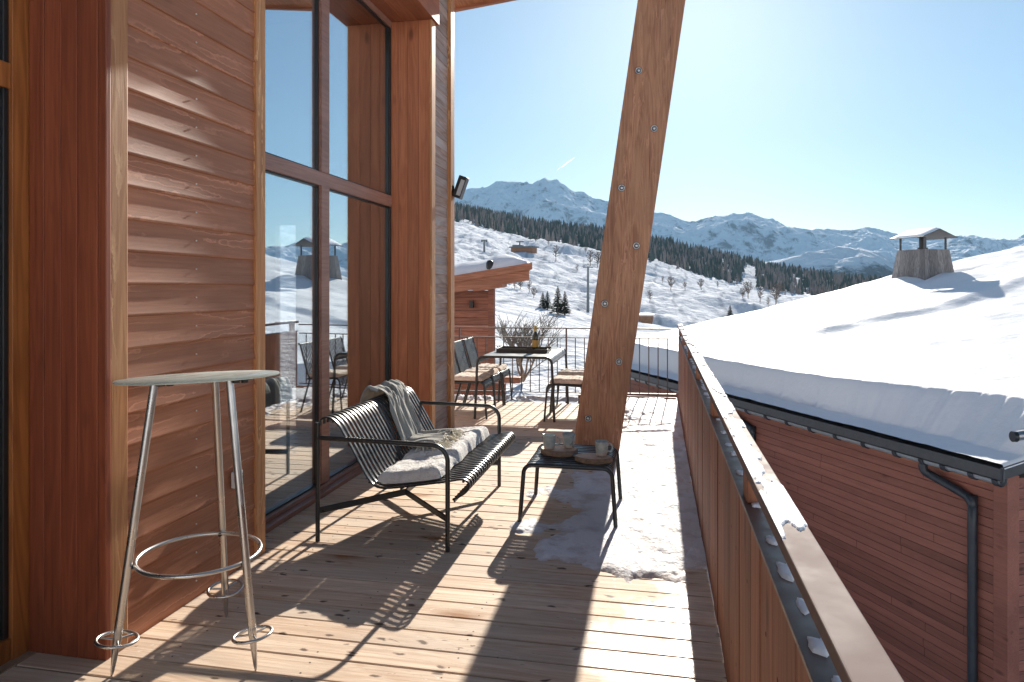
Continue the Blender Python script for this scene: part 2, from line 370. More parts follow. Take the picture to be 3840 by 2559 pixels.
# ------------------------------------------------------------------ mesh builder
class MB:
    def __init__(self): self.v, self.f, self.r, self.mi, self.sm = [], [], [], [], []
    def add(self, vs, fs, rnd=None, mi=0, smooth=False):
        o = len(self.v); r = random.random() if rnd is None else rnd
        self.v += [tuple(p) for p in vs]
        for q in fs:
            self.f.append(tuple(i + o for i in q)); self.r.append(r); self.mi.append(mi); self.sm.append(smooth)
        return self
    def box(self, x0, x1, y0, y1, z0, z1, rnd=None, mi=0, M_=None):
        vs = [(x, y, z) for x in (x0, x1) for y in (y0, y1) for z in (z0, z1)]
        if M_ is not None: vs = [M_ @ Vector(p) for p in vs]
        return self.add(vs, [(0, 1, 3, 2), (4, 6, 7, 5), (0, 4, 5, 1), (2, 3, 7, 6), (0, 2, 6, 4), (1, 5, 7, 3)], rnd, mi)
    def tube(self, pts, r, n=10, closed=False, rnd=None, mi=0, sx=1.0):
        pts = [Vector(p) for p in pts]; k = len(pts); rr = r if isinstance(r, (list, tuple)) else [r] * k
        vs, up = [], None
        for i, p in enumerate(pts):
            a = pts[(i - 1) % k] if (closed or i > 0) else p
            b = pts[(i + 1) % k] if (closed or i < k - 1) else p
            t = (b - a).normalized()
            if up is None:
                up = t.orthogonal().normalized()
            up = (up - t * up.dot(t)).normalized(); w = t.cross(up)
            for j in range(n):
                an = 2 * math.pi * j / n
                vs.append(p + up * (math.cos(an) * rr[i]) + w * (math.sin(an) * rr[i] * sx))
        fs = []
        for i in range(k if closed else k - 1):
            i2 = (i + 1) % k
            for j in range(n):
                fs.append((i * n + j, i * n + (j + 1) % n, i2 * n + (j + 1) % n, i2 * n + j))
        self.add(vs, fs, rnd, mi, True)
        if not closed:
            self.add(vs[:n], [tuple(range(n - 1, -1, -1))], rnd, mi); self.add(vs[-n:], [tuple(range(n))], rnd, mi)
        return self
    def strip(self, pts, lat, w, t, rnd=None, mi=0):
        """bar of width w (along lat) and thickness t swept along pts"""
        pts = [Vector(p) for p in pts]; lat = Vector(lat).normalized(); k = len(pts); vs = []
        c = t * .42
        for i, p in enumerate(pts):
            tg = (pts[min(i + 1, k - 1)] - pts[max(i - 1, 0)]).normalized()
            nn = lat.cross(tg).normalized(); h, g = w / 2, t / 2
            for a, b in ((-h + c, -g), (h - c, -g), (h, 0), (h - c, g), (-h + c, g), (-h, 0)):
                vs.append(p + lat * a + nn * b)
        fs = []
        for i in range(k - 1):
            for j in range(6):
                fs.append((i * 6 + j, i * 6 + (j + 1) % 6, (i + 1) * 6 + (j + 1) % 6, (i + 1) * 6 + j))
        fs += [tuple(range(5, -1, -1)), tuple((k - 1) * 6 + j for j in range(6))]
        return self.add(vs, fs, rnd, mi, False)
    def lathe(self, prof, n=28, c=(0, 0, 0), rnd=None, mi=0, jit=0, seed=0):
        vs = []; rj = random.Random(seed); ph = [rj.uniform(0, 6.28) for _ in range(6)]
        for r, z in prof:
            for j in range(n):
                a = 2 * math.pi * j / n
                q = 1 + jit * sum(math.sin((i + 2) * a + ph[i]) / (i + 2) for i in range(6))
                vs.append((c[0] + r * q * math.cos(a), c[1] + r * q * math.sin(a), c[2] + z))
        fs = []
        for i in range(len(prof) - 1):
            for j in range(n):
                fs.append((i * n + j, i * n + (j + 1) % n, (i + 1) * n + (j + 1) % n, (i + 1) * n + j))
        self.add(vs, fs, rnd, mi, True)
        return self
    def disc(self, r, z, n=28, c=(0, 0, 0), mi=0, rnd=None):
        return self.add([(c[0] + r * math.cos(2 * math.pi * j / n), c[1] + r * math.sin(2 * math.pi * j / n), c[2] + z) for j in range(n)], [tuple(range(n))], rnd, mi)
    def grid(self, fn, nu, nv, closed_v=False, rnd=None, mi=0):
        vs = [fn(i / nu, j / nv) for i in range(nu + 1) for j in range(nv + 1)]
        fs = [(i * (nv + 1) + j, (i + 1) * (nv + 1) + j, (i + 1) * (nv + 1) + j + 1, i * (nv + 1) + j + 1) for i in range(nu) for j in range(nv)]
        return self.add(vs, fs, rnd, mi, True)
    def build(self, name, mats, parent=None, loc=None, bevel=0, recalc=True):
        me = bpy.data.meshes.new(name)
        v = self.v
        if loc is not None: v = [(p[0] - loc[0], p[1] - loc[1], p[2] - loc[2]) for p in v]
        me.from_pydata(v, [], self.f)
        for m in (mats if isinstance(mats, (list, tuple)) else [mats]): me.materials.append(m)
        me.polygons.foreach_set('material_index', self.mi)
        me.polygons.foreach_set('use_smooth', self.sm)
        if recalc:
            b = bmesh.new(); b.from_mesh(me); bmesh.ops.recalc_face_normals(b, faces=b.faces); b.to_mesh(me); b.free()
        at = me.attributes.new('rnd', 'FLOAT', 'FACE'); at.data.foreach_set('value', self.r)
        o = bpy.data.objects.new(name, me); COL.objects.link(o)
        if loc is not None: o.location = loc
        if parent is not None:
            o.parent = parent
            if loc is None: o.matrix_parent_inverse = Matrix.Identity(4)
        if bevel:
            md = o.modifiers.new('bevel', 'BEVEL'); md.width = bevel; md.segments = 2; md.limit_method = 'ANGLE'; md.angle_limit = R(50)
        return o
def npmesh(name, verts, faces, mat, smooth=True, rnd=None):
    me = bpy.data.meshes.new(name)
    verts = np.asarray(verts, dtype=np.float32); faces = np.asarray(faces, dtype=np.int32)
    k = faces.shape[1]
    me.vertices.add(len(verts)); me.vertices.foreach_set('co', verts.ravel())
    me.loops.add(faces.size); me.loops.foreach_set('vertex_index', faces.ravel())
    me.polygons.add(len(faces)); me.polygons.foreach_set('loop_start', np.arange(0, faces.size, k, dtype=np.int32))
    me.polygons.foreach_set('loop_total', np.full(len(faces), k, dtype=np.int32))
    me.polygons.foreach_set('use_smooth', np.full(len(faces), smooth))
    me.update(calc_edges=True); me.validate()
    me.materials.append(mat)
    if rnd is not None:
        at = me.attributes.new('rnd', 'FLOAT', 'FACE'); at.data.foreach_set('value', np.asarray(rnd, dtype=np.float32))
    o = bpy.data.objects.new(name, me); COL.objects.link(o); return o
def gridfaces(nu, nv):
    i, j = np.meshgrid(np.arange(nu - 1), np.arange(nv - 1), indexing='ij'); a = (i * nv + j).ravel()
    return np.stack([a, a + nv, a + nv + 1, a + 1], 1)
def thing(name, label, cat, loc=(0, 0, 0), rz=0, group=None):
    o = bpy.data.objects.new(name, None); COL.objects.link(o); o.location = loc; o.rotation_euler = (0, 0, rz)
    return tag(o, label, cat, group)
def tag(o, label, cat, group=None):
    o['label'] = label; o['category'] = cat
    if group: o['group'] = group
    return o
def kind(o, k, label=None):
    o['kind'] = k
    if label: o['label'] = label
    return o
def dup(o, loc, rz=None, label=None):
    r = o.copy(); COL.objects.link(r); r.location = loc
    if rz is not None: r.rotation_euler = (0, 0, rz)
    if label: r['label'] = label
    for ch in list(o.children):
        c = ch.copy(); COL.objects.link(c); c.parent = r
        for g in list(ch.children):
            d = g.copy(); COL.objects.link(d); d.parent = c
    return r

# numpy noise
_perm = rng.random((256, 256))
def vnoise(x, y):
    xi, yi = np.floor(x).astype(int), np.floor(y).astype(int); fx, fy = x - xi, y - yi
    fx, fy = fx * fx * fx * (fx * (fx * 6 - 15) + 10), fy * fy * fy * (fy * (fy * 6 - 15) + 10)
    g = lambda a, b: _perm[a & 255, b & 255]
    return (g(xi, yi) * (1 - fx) + g(xi + 1, yi) * fx) * (1 - fy) + (g(xi, yi + 1) * (1 - fx) + g(xi + 1, yi + 1) * fx) * fy
def fbm(x, y, o=5, gain=.5, ridged=False):
    s, a, t = 0., 1., 0.
    for i in range(o):
        q = vnoise(x * 2 ** i + 17.3 * i, y * 2 ** i + 9.1 * i)
        s = s + a * ((1 - np.abs(2 * q - 1)) if ridged else q); t += a; a *= gain
    return s / t
def sstep(x, a, b):
    t = np.clip((x - a) / (b - a), 0, 1); return t * t * (3 - 2 * t)
def arc(c, r, a0, a1, n, plane='xz', y=0):
    out = []
    for i in range(n + 1):
        a = R(a0 + (a1 - a0) * i / n)
        p = (c[0] + r * math.cos(a), c[1] + r * math.sin(a))
        out.append((p[0], y, p[1]) if plane == 'xz' else (y, p[0], p[1]))
    return out

# ================================================================== SETTING: deck
def wbuild(mb, name, mats, parent, **k):
    """build from world coordinates under a parent without rotation"""
    o = mb.build(name, mats, parent, **k)
    p, off = parent, Vector((0, 0, 0))
    while p is not None: off += p.location; p = p.parent
    o.location = -off
    return o
def far_y(x): return 9.071 + (x + 2.664) * (.257 / 2.944)
def rail_x(y): return .258 + .0035 * (y - 2.7)
mb = MB()
y = -1.2; k = 0
while y < 9.3:
    x0 = -2.62 if y < 6.72 else -4.6
    x1 = .262 + .004 * random.random()
    y1 = y + .1382
    dz = random.uniform(-.0016, .0006)
    sag = random.uniform(-.002, .002)
    if y1 < far_y(x0) + .01:
        r = random.random()
        mb.box(x0, x1, y, y1, -.028, dz, rnd=r)
        # screws
        x = x0 + .08 + .003 * k
        while x < x1 - .05:
            for yy in (y + .03, y + .108):
                if random.random() < .8:
                    c = (x + random.uniform(-.012, .012), yy + random.uniform(-.006, .006))
                    mb.disc(.0042, dz + .0007, 8, (c[0], c[1], 0), 1, .5)
            x += .56
    y += .1462; k += 1
deck = mb.build('deck', [M['deck'], M['screw']], bevel=0)
md = deck.modifiers.new('bevel', 'BEVEL'); md.width = .003; md.segments = 1; md.limit_method = 'ANGLE'; md.angle_limit = R(60)
kind(deck, 'structure', 'larch board terrace deck with knots and dark gaps')
mb = MB().box(-4.6, .24, -1.2, 9.02, -.32, -.05)  # black slab, puts the shade of the board gaps into colour
mb.box(-1.0, .25, 9.20, 9.27, -.06, .062, mi=1)
kind(mb.build('deck_base', [M['dark'], M['rail']]), 'structure', 'black slab under the terrace boards that darkens the gaps')

# trodden snow lying on the deck
def deck_snow():
    nx, ny = 260, 620
    X, Y = np.meshgrid(np.linspace(-1.25, .262, nx), np.linspace(3.3, 9.28, ny), indexing='ij')
    xb = np.interp(Y, [3.3, 3.6, 3.8, 4.1, 4.6, 5.0, 5.4, 5.8, 6.2, 6.7, 7.2, 8, 8.7, 9.3], [.4, -.36, -.62, -.78, -.84, -.80, -.70, -.62, -.70, -.74, -.55, -.50, -.62, -1.0])
    m = (X - xb) * 1.6 + (fbm(X * 3.4 + 40, Y * 2.6, 4, .55) - .5) * 1.5 + .10
    m = np.minimum(m, (Y - 3.56) * 2.0 + (fbm(X * 4, Y * 4 + 5, 4, .5) - .5) * 1.3)
    # thin along the fence foot and in the trodden middle
    m = m - .25 * sstep(X, .12, .24)
    thick = .03 + .035 * sstep(Y, 6.2, 8.8)
    Z = -.014 + thick * sstep(m, -.05, .65) + (fbm(X * 6, Y * 4.5 + 3, 4, .5) - .5) * .03 * sstep(m, -.1, .4)
    Z += (fbm(X * 30 + 7, Y * 22, 3, .6) - .5) * .007 * sstep(m, 0, .3)
    ft = fbm(X * 3.2 + 70, Y * 2.6 + 31, 3)
    Z -= .008 * sstep(ft, .58, .70) * sstep(m, .1, .4)
    V = np.stack([X, Y, Z], -1).reshape(-1, 3); Fc = gridfaces(nx, ny)
    keep = V[Fc][:, :, 2].max(1) > -.010; mk = np.clip(m, 0, 1).reshape(-1)[Fc].mean(1)
    kind(npmesh('snow', V, Fc[keep], M['snow_deck'], rnd=mk[keep]), 'stuff', 'trodden icy snow lying on the terrace boards')
    nx, ny = 260, 60
    X, Y = np.meshgrid(np.linspace(-4.3, -1.0, nx), np.linspace(8.4, 9.3, ny), indexing='ij')
    fy = far_y(X) + .02
    m = (Y - fy + .16) * 3 + (fbm(X * 6, Y * 6, 4, .6) - .5) * 1.1
    Z = -.014 + .05 * sstep(m, 0, .5) + (fbm(X * 12, Y * 12, 4, .6) - .5) * .03 * sstep(m, -.1, .3)
    Z = np.where(Y > fy, -.2, Z)
    V = np.stack([X, Y, Z], -1).reshape(-1, 3); Fc = gridfaces(nx, ny)
    keep = V[Fc][:, :, 2].min(1) > -.1
    keep = keep & (V[Fc][:, :, 2].max(1) > -.01)
    kind(npmesh('snow_edge', V, Fc[keep], M['snow_deck'], rnd=np.ones(int(keep.sum()))), 'stuff', 'band of snow along the far deck edge under the railing')
deck_snow()

# ================================================================== the chalet on the left
XF, XG, X2 = -2.152, -2.37, -1.99
JY, CY = 6.07, 6.75
HEAD = 3.89
house = thing('chalet', 'red larch chalet on the left with tall windows facing the terrace', 'house', (-2.4, 3, 0))
def boards(mb, x, y0, y1, z0, z1, pitch=.135, lip=.009, sub=26, sgn=1, mi=0):
    z = z0
    while z < z1:
        pr = [(0, lip * .92), (.004, lip), (.1, lip * .74), (.25, lip * .42), (.45, lip * .16), (.7, .0), (.97, -.0005), (1.0, .0)]
        r = random.random(); w1, w2, w3 = (random.uniform(0, 6.28) for _ in range(3)); am = random.uniform(.0004, .0013)
        tw = random.uniform(-.0014, .0014)
        vs, fs = [], []
        n = len(pr)
        for i in range(sub + 1):
            s = i / sub; yy = y0 + (y1 - y0) * s
            wob = am * math.sin(2.1 * yy * 3 + w1) + .6 * am * math.sin(5.3 * yy * 2 + w2)
            for (t, d) in pr:
                q = d + wob * (1 - t) + tw * (s - .5) * (1 - t) * 2
                if t == 0: q = -.006
                vs.append((x + sgn * q, yy, z + t * pitch + (.0015 * math.sin(yy * 2 + w3) if 0 < t < 1 else 0)))
        for i in range(sub):
            for j in range(n - 1):
                fs.append((i * n + j, (i + 1) * n + j, (i + 1) * n + j + 1, i * n + j + 1))
        mb.add(vs, fs, r, mi, True)
        z += pitch
    return mb
mb = boards(MB(), XF, 2.527, 3.485, .003, 4.75)
mb.box(XF - .06, XF - .012, 2.45, 3.50, 0, 4.8, mi=1)
for i in range(34):                                 # nail heads in two rows
    for yy in (2.985,):
        z = .045 + .135 * i + .03
        mb.box(XF + .004, XF + .0085, yy - .003, yy + .003, z, z + .006, mi=2); mb.box(XF - .001, XF + .0035, yy - .002, yy + .004, z + .07, z + .076, mi=2)
wbuild(mb, 'wall', [M['facade'], M['dark'], M['nail']], house)
mb = boards(MB(), X2 - .012, 6.19, 6.62, .03, 4.9, pitch=.092, lip=.006, sub=8)
mb.box(X2 - .08, X2 - .02, 6.15, 6.70, 0, 4.9, mi=1)
w2 = wbuild(mb, 'wall', [M['facade_grey'], M['dark']], house); w2['label'] = 'weathered greyish boards at the far corner'
# near post : red timber side and tan front
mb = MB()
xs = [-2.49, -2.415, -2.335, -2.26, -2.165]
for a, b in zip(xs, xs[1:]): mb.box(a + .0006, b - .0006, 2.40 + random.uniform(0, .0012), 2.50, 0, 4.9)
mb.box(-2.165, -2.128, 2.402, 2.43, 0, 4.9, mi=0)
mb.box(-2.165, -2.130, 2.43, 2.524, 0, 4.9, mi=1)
wbuild(mb, 'corner_post', [M['jamb_shaded'], M['post']], house, bevel=.004)
mb = MB().box(XF - .02, XF + .018, 3.482, 3.573, 0, HEAD + .3, mi=0)
mb.box(XG - .05, XF - .02, 3.50, 3.572, 0, HEAD + .3, mi=1)
wbuild(mb, 'window_trim', [M['post'], M['jamb']], house, bevel=.004)
# far post with red reveal side
mb = MB()
xs = [XG - .06, XG + .07, XG + .16, XG + .265, X2 - .012]
for a, b in zip(xs, xs[1:]): mb.box(a + .0006, b - .0006, JY + random.uniform(0, .0012), 6.18, 0, HEAD)
mb.box(X2 - .012, X2 + .010, JY + .003, 6.18, 0, HEAD, mi=1)
wbuild(mb, 'window_post', [M['jamb'], M['post']], house, bevel=.004)
mb = MB().box(X2 - .04, X2 + .026, 6.622, CY, 0, 4.95)
wbuild(mb, 'corner_trim', M['post'], house, bevel=.004)
mb = MB()
ys = [XG - .06, XG + .12, XG + .26, X2 + .03]
for a, b in zip(ys, ys[1:]): mb.box(a + .0006, b - .0006, 3.4, 6.24, HEAD + random.uniform(0, .001), HEAD + .36)
mb.box(XF - .3, X2 - .06, 3.4, 6.15, HEAD + .36, 5.0)
wbuild(mb, 'lintel', M['jambY'], house, bevel=.004)
# window
win = MB()
Z1a, Z1b = 2.205, 2.305
MY0, MY1 = 4.677, 4.80
win.box(XG - .06, XG + .012, 3.573, JY, Z1a, Z1b)
win.box(XG - .06, XG + .02, MY0, MY1, .06, Z1a); win.box(XG - .06, XG + .02, MY0, MY1, Z1b, HEAD - .02)
win.box(XG - .06, XG + .012, 3.573, JY, HEAD - .055, HEAD)
win.box(XG - .06, XG + .03, 3.573, JY, 0.0, .055)
win.box(XG - .06, XG + .012, 3.573, 3.64, .055, HEAD - .055)
win.box(XG - .06, XG + .006, JY - .035, JY - .001, .055, HEAD - .055, mi=1)
wf = wbuild(win, 'window', [M['frame'], M['black']], house, bevel=.003)
for (y0, y1) in ((3.64, MY0), (MY1, JY - .035)):
    for (z0, z1) in ((.055, Z1a), (Z1b, HEAD - .055)):
        g = MB().box(XG - .024, XG - .018, y0, y1, z0, z1)
        wbuild(g, 'pane', M['glass'], wf)
        gb = MB()
        gb.box(XG - .03, XG - .004, y0, y0 + .012, z0, z1); gb.box(XG - .03, XG - .004, y1 - .012, y1, z0, z1)
        gb.box(XG - .03, XG - .004, y0 + .012, y1 - .012, z0, z0 + .012); gb.box(XG - .03, XG - .004, y0 + .012, y1 - .012, z1 - .012, z1)
        wbuild(gb, 'gasket', M['black'], wf)
mb = MB().box(XG + .02, XG + .085, 3.573, JY, -.001, .03)
wbuild(mb, 'sill', M['frame'], house, bevel=.003)
# glazed door far left
XD = -2.52
mb = MB().box(XD - .05, XD + .0285, 2.33, 2.47, 0, 4.9).box(XD - .05, XD + .022, -1.5, 2.33, 2.262, 2.362).box(XD - .05, XD + .022, -1.5, 2.33, 0, .09)
mb.box(XD - .05, XD + .022, -1.5, 2.33, 4.6, 4.9).box(XD - .01, XD + .012, 2.305, 2.33, .09, 2.262, mi=1).box(XD - .01, XD + .012, 2.305, 2.33, 2.362, 4.6, mi=1)
mb.box(XD - .05, XD + .022, .9, 1.0, .09, 4.6)
dr = wbuild(mb, 'glazed_door', [M['frame_orange'], M['black']], house, bevel=.003)
wbuild(MB().box(XD - .03, XD - .022, 1.0, 2.31, .09, 2.262).box(XD - .03, XD - .022, 1.0, 2.31, 2.362, 4.6).box(XD - .03, XD - .022, -1.5, .9, .09, 4.6), 'pane', M['doorglass'], dr)
# room behind the glass, with a glazed door in its end wall
DX0, DX1, DZ = -3.86, -3.63, 2.12
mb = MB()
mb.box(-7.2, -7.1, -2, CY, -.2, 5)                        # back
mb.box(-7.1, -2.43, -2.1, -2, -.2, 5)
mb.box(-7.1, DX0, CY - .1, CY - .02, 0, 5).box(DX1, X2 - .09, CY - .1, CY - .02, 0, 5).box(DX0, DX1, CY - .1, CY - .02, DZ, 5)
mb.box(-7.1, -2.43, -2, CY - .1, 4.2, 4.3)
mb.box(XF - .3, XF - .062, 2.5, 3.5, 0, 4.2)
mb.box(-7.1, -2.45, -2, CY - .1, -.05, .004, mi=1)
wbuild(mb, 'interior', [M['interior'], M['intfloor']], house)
mb = MB().box(-7.2, DX0, CY - .02, CY, -.3, 5).box(DX1, X2 - .04, CY - .02, CY, -.3, 4.95).box(DX0, DX1, CY - .02, CY, DZ, 5)
wbuild(mb, 'end_wall', M['facade_grey'], house)
# roof : low pitch rising to the right, with a prow over the terrace end on the leaning post; cut back behind to let in sky light
def rz(x): return 4.56 + .11 * (x + 2.2)
RX0, RXM, RX1, RY0, RYM, RY1 = -7.6, -1.72, .8, -3, 5.9, 7.5
def slab(mb, xa, xb, ya, yb, dz0, dz1, mi=0):
    return mb.add([(xa, ya, rz(xa) + dz0), (xb, ya, rz(xb) + dz0), (xb, yb, rz(xb) + dz0), (xa, yb, rz(xa) + dz0), (xa, ya, rz(xa) + dz1), (xb, ya, rz(xb) + dz1), (xb, yb, rz(xb) + dz1), (xa, yb, rz(xa) + dz1)],
           [(0, 1, 2, 3), (7, 6, 5, 4), (0, 4, 5, 1), (1, 5, 6, 2), (2, 6, 7, 3), (3, 7, 4, 0)], None, mi)
mb = MB()
x = RX0
while x < RX1:
    x2 = min(x + .1633, RX1)
    slab(mb, x + .001, x2 - .001, RY0 if x2 <= RXM + .01 else RYM, RY1, 0, .05)
    x = x2
rf = wbuild(mb, 'roof', M['soffit'], house)
mb = slab(MB(), RX0, RX1 + .04, RY1, RY1 + .05, -.03, .24); slab(mb, RX1, RX1 + .04, RYM, RY1, -.03, .24); slab(mb, RXM, RX1 + .04, RYM - .05, RYM, -.03, .24); slab(mb, RXM - .01, RXM + .03, RY0, RYM - .05, -.03, .24)
wbuild(mb, 'fascia', M['chalet_beam'], rf)
mb = slab(MB(), RX0, RXM - .012, RY0, RY1, .052, .45); slab(mb, RXM - .01, RX1 - .01, RYM + .01, RY1, .052, .45)
wbuild(mb, 'roof_snow', M['snow_roof'], rf)

# power socket
sk = thing('power_socket', 'small grey weatherproof power socket low on the board wall', 'socket', (XF + .009, 3.29, .44))
MB().box(0, .028, -.034, .034, 0, .085).build('box', M['socket'], sk, bevel=.006)
MB().box(.028, .036, -.012, .026, .012, .072).build('flap', M['black'], sk, bevel=.003)
# wall floodlight
fl = thing('wall_floodlight', 'black floodlight tilted out from the far chalet corner', 'lamp', (X2 + .006, 6.70, 2.42))
MB().box(0, .02, -.045, .045, -.05, .06).box(.02, .055, -.018, .018, -.02, .02).build('bracket', M['black'], fl, bevel=.004)
Mh = Matrix.Translation((.092, 0.02, .04)) @ Matrix.Rotation(R(20), 4, 'Y')
MB().box(-.042, .042, -.05, .05, -.11, .11, M_=Mh).build('housing', M['black'], fl, bevel=.006)
MB().box(-.006, .034, -.056, -.05, -.085, .075, M_=Mh).build('lens', M['lens'], fl)

# ================================================================== leaning post
PX0, PY0, LEAN = -.531, 6.35, .1446
pil = thing('leaning_post', 'thick leaning larch post with round bolts rising from the terrace', 'post', (PX0, PY0, 0))
mb = MB(); hw, hd, top = .2045, .13, 5.0
cA, sA = math.cos(R(5)), math.sin(R(5))
def pp(x, y, z): return (x * cA - y * sA + LEAN * z, x * sA + y * cA, z)
lam = 5
for i in range(lam):                       # glued lamellae, side by side
    a = -hw + 2 * hw * i / lam; b = -hw + 2 * hw * (i + 1) / lam
    e = .0
    vs = [pp(x, y, z) for x in (a, b) for y in (0, 2 * hd) for z in (0, top)]
    mb.add(vs, [(0, 1, 3, 2), (4, 6, 7, 5), (0, 4, 5, 1), (2, 3, 7, 6), (0, 2, 6, 4), (1, 5, 7, 3)], .35 + .3 * random.random())
bm = mb.build('timber', M['pillar'], pil)
ch = MB()
for s in (-1, 1):
    vs = [pp(s * hw, 0, 0), pp(s * (hw + .004), .004, 0), pp(s * (hw + .004), .02, 0), pp(s * hw, .02, 0)]
    ch.add(vs + [(v[0] + LEAN * top, v[1], top) for v in vs], [(0, 1, 5, 4), (1, 2, 6, 5), (2, 3, 7, 6), (3, 0, 4, 7)])
ch.build('edge_bead', M['pillar'], pil)
first = None
for (bx, bz) in ((-.15, 3.395), (-.016, 2.879), (-.298, 2.358), (-.17, 1.842), (-.446, 1.326), (-.322, .807), (-.593, .293)):
    lx = (bx * 6.36 / 6.3 - PX0 - LEAN * bz) / cA
    p = pp(lx, 0, bz)
    if first is None:
        mb = MB(); nrm = Matrix.Rotation(R(90), 4, 'X')
        q = MB().lathe([(.0, .003), (.012, .003)], 16)
        w = MB(); w.lathe([(.0305, -.004), (.0305, .0015), (.028, .003), (.026, .003), (.0185, .0025), (.0185, -.001), (.014, -.001)], 24)
        w.lathe([(.0165, -.002), (.0165, .0055), (.013, .008), (.007, .0085), (.0, .0085)], 6)
        w.disc(.033, .0006, 24, mi=1)
        w.v = [tuple(nrm @ Vector(v)) for v in w.v]
        first = w.build('bolt', [M['bolt'], M['dark']], pil); ob = first
    else:
        ob = first.copy(); COL.objects.link(ob); ob.parent = pil
    ob.location = (p[0], p[1] - .001, p[2]); ob.rotation_euler = (0, 0, R(5))

# ================================================================== right-hand balustrade
bal = thing('wooden_balustrade', 'long brown board balustrade with raised handrail along the terrace edge', 'railing', (rail_x(4), 4, 0))
PT = .832
mb = MB(); y = -.8
while y < 9.3:
    w = random.choice((.14, .16, .185)); xo = random.uniform(0, .005); x = rail_x(y) + xo
    z0 = .008 + random.uniform(0, .006)
    mb.box(x, x + .022, y, min(y + w, 9.31), z0, PT)
    for zz in (.23, .635):
        if random.random() < .7:
            c = (x - .0008, y + w * .5, zz + random.uniform(-.02, .02)); n = 8
            mb.add([(c[0], c[1] + .007 * math.cos(6.2832 * j / n), c[2] + .007 * math.sin(6.2832 * j / n)) for j in range(n)], [tuple(range(n))], .5, 1)
    y += w + random.choice((.003, .004, .006))
wbuild(mb, 'board_panel', [M['rail'], M['dark']], bal, bevel=0)
mb = MB()
def alongrail(mb, xa, xb, za, zb, y0=-.8, y1=9.33, mi=0):
    vs = [(rail_x(y) + x, y, z) for y in (y0, y1) for x in (xa, xb) for z in (za, zb)]
    return mb.add(vs, [(0, 1, 3, 2), (4, 6, 7, 5), (0, 4, 5, 1), (2, 3, 7, 6), (0, 2, 6, 4), (1, 5, 7, 3)], .5, mi)
wbuild(alongrail(MB(), -.006, .056, PT + .002, PT + .014), 'ledge', M['rust'], bal, bevel=.002)
wbuild(alongrail(MB(), .03, .042, .02, .11).add([], []), 'bottom_rail', M['rust'], bal)
hr = wbuild(alongrail(MB(), -.012, .054, .955, .985), 'handrail', M['railtop'], bal, bevel=.003)
for i, y in enumerate((9.2, 7.8, 6.4, 5.0, 3.6, 2.2, .85)):
    mb = MB().box(rail_x(y) + .004, rail_x(y) + .044, y - .05, y + .05, PT + .014, .955)
    wbuild(mb, 'handrail_post', M['rail'], bal, bevel=.003)
# snow on handrail and ledge
def rail_snow():
    nx, ny = 22, 2200
    U, Y = np.meshgrid(np.linspace(-.0115, .0535, nx), np.linspace(.2, 9.32, ny), indexing='ij')
    q = fbm(U * 16 + 3, Y * 3.0, 5, .62) - .028 + .085 * sstep(Y, 2.8, 4.4) - .4 * sstep(1.5 - Y, 0, .25)
    e = np.minimum(U + .0115, .0535 - U)
    Z = .9835 + (.0062 + .010 * sstep(Y, 3.2, 8)) * sstep(q, .47, .50) * (.5 + .5 * sstep(e, 0, .010)) + .0012 * (fbm(U * 60, Y * 20, 3) - .5)
    V = np.stack([.258 + .0035 * (Y - 2.7) + U, Y, Z], -1).reshape(-1, 3); Fc = gridfaces(nx, ny)
    keep = V[Fc][:, :, 2].max(1) > .9856
    kind(npmesh('snow_on_handrail', V, Fc[keep], M['snow_rail']), 'stuff', 'patchy melting snow on top of the handrail')
    mb = MB(); y = 1.2; rj = random.Random(4)
    while y < 9.2:
        ln = rj.uniform(.03, .10) if y < 5 else rj.uniform(.04, .16); wd = rj.uniform(.018, .034); h = rj.uniform(.003, .010)
        cx = rail_x(y) + .047 - wd / 2 - .004; n = 14; ph = rj.uniform(0, 6)
        ring = []
        for lv, s in ((0, 1), (.6, .95), (1, .6)):
            ring.append([(cx + s * wd / 2 * math.copysign(abs(math.cos(2 * math.pi * j / n)) ** .6, math.cos(2 * math.pi * j / n)) * (1 + .15 * math.sin(3 * j + ph)),
                          y + s * ln / 2 * math.copysign(abs(math.sin(2 * math.pi * j / n)) ** .6, math.sin(2 * math.pi * j / n)) * (1 + .2 * math.sin(2 * j + ph)), PT + .0135 + h * lv) for j in range(n)])
        vs = ring[0] + ring[1] + ring[2]
        fs = [(a * n + j, a * n + (j + 1) % n, (a + 1) * n + (j + 1) % n, (a + 1) * n + j) for a in (0, 1) for j in range(n)] + [tuple(2 * n + j for j in range(n))]
        mb.add(vs, fs, None, 0, True)
        y += ln + (rj.uniform(.06, .26) if y < 4.2 else rj.uniform(.01, .12))
    kind(mb.build('snow_on_ledge', M['snow_rail']), 'stuff', 'small melting lumps of snow on the ledge below the handrail')
rail_snow()

# ================================================================== thin metal railing at the far end
FA, FB = Vector((-4.6, far_y(-4.6), 0)), Vector((.262, far_y(.262), 0))
fr = thing('metal_railing', 'thin brown metal bar railing across the far end of the terrace', 'railing', tuple((FA + FB) / 2))
fd = (FB - FA).normalized(); fn = Vector((-fd.y, fd.x, 0)); FL = (FB - FA).length
def fbar(mb, a, b, z0, z1, t):
    vs = [FA + fd * q + fn * s * t / 2 + Vector((0, 0, z)) for q in (a, b) for s in (-1, 1) for z in (z0, z1)]
    return mb.add(vs, [(0, 1, 3, 2), (4, 6, 7, 5), (0, 4, 5, 1), (2, 3, 7, 6), (0, 2, 6, 4), (1, 5, 7, 3)])
wbuild(fbar(MB(), 0, FL, .925, .94, .035), 'top_rail', M['thinrail'], fr)
wbuild(fbar(MB(), 0, FL - .01, .803, .815, .03), 'middle_rail', M['thinrail'], fr)
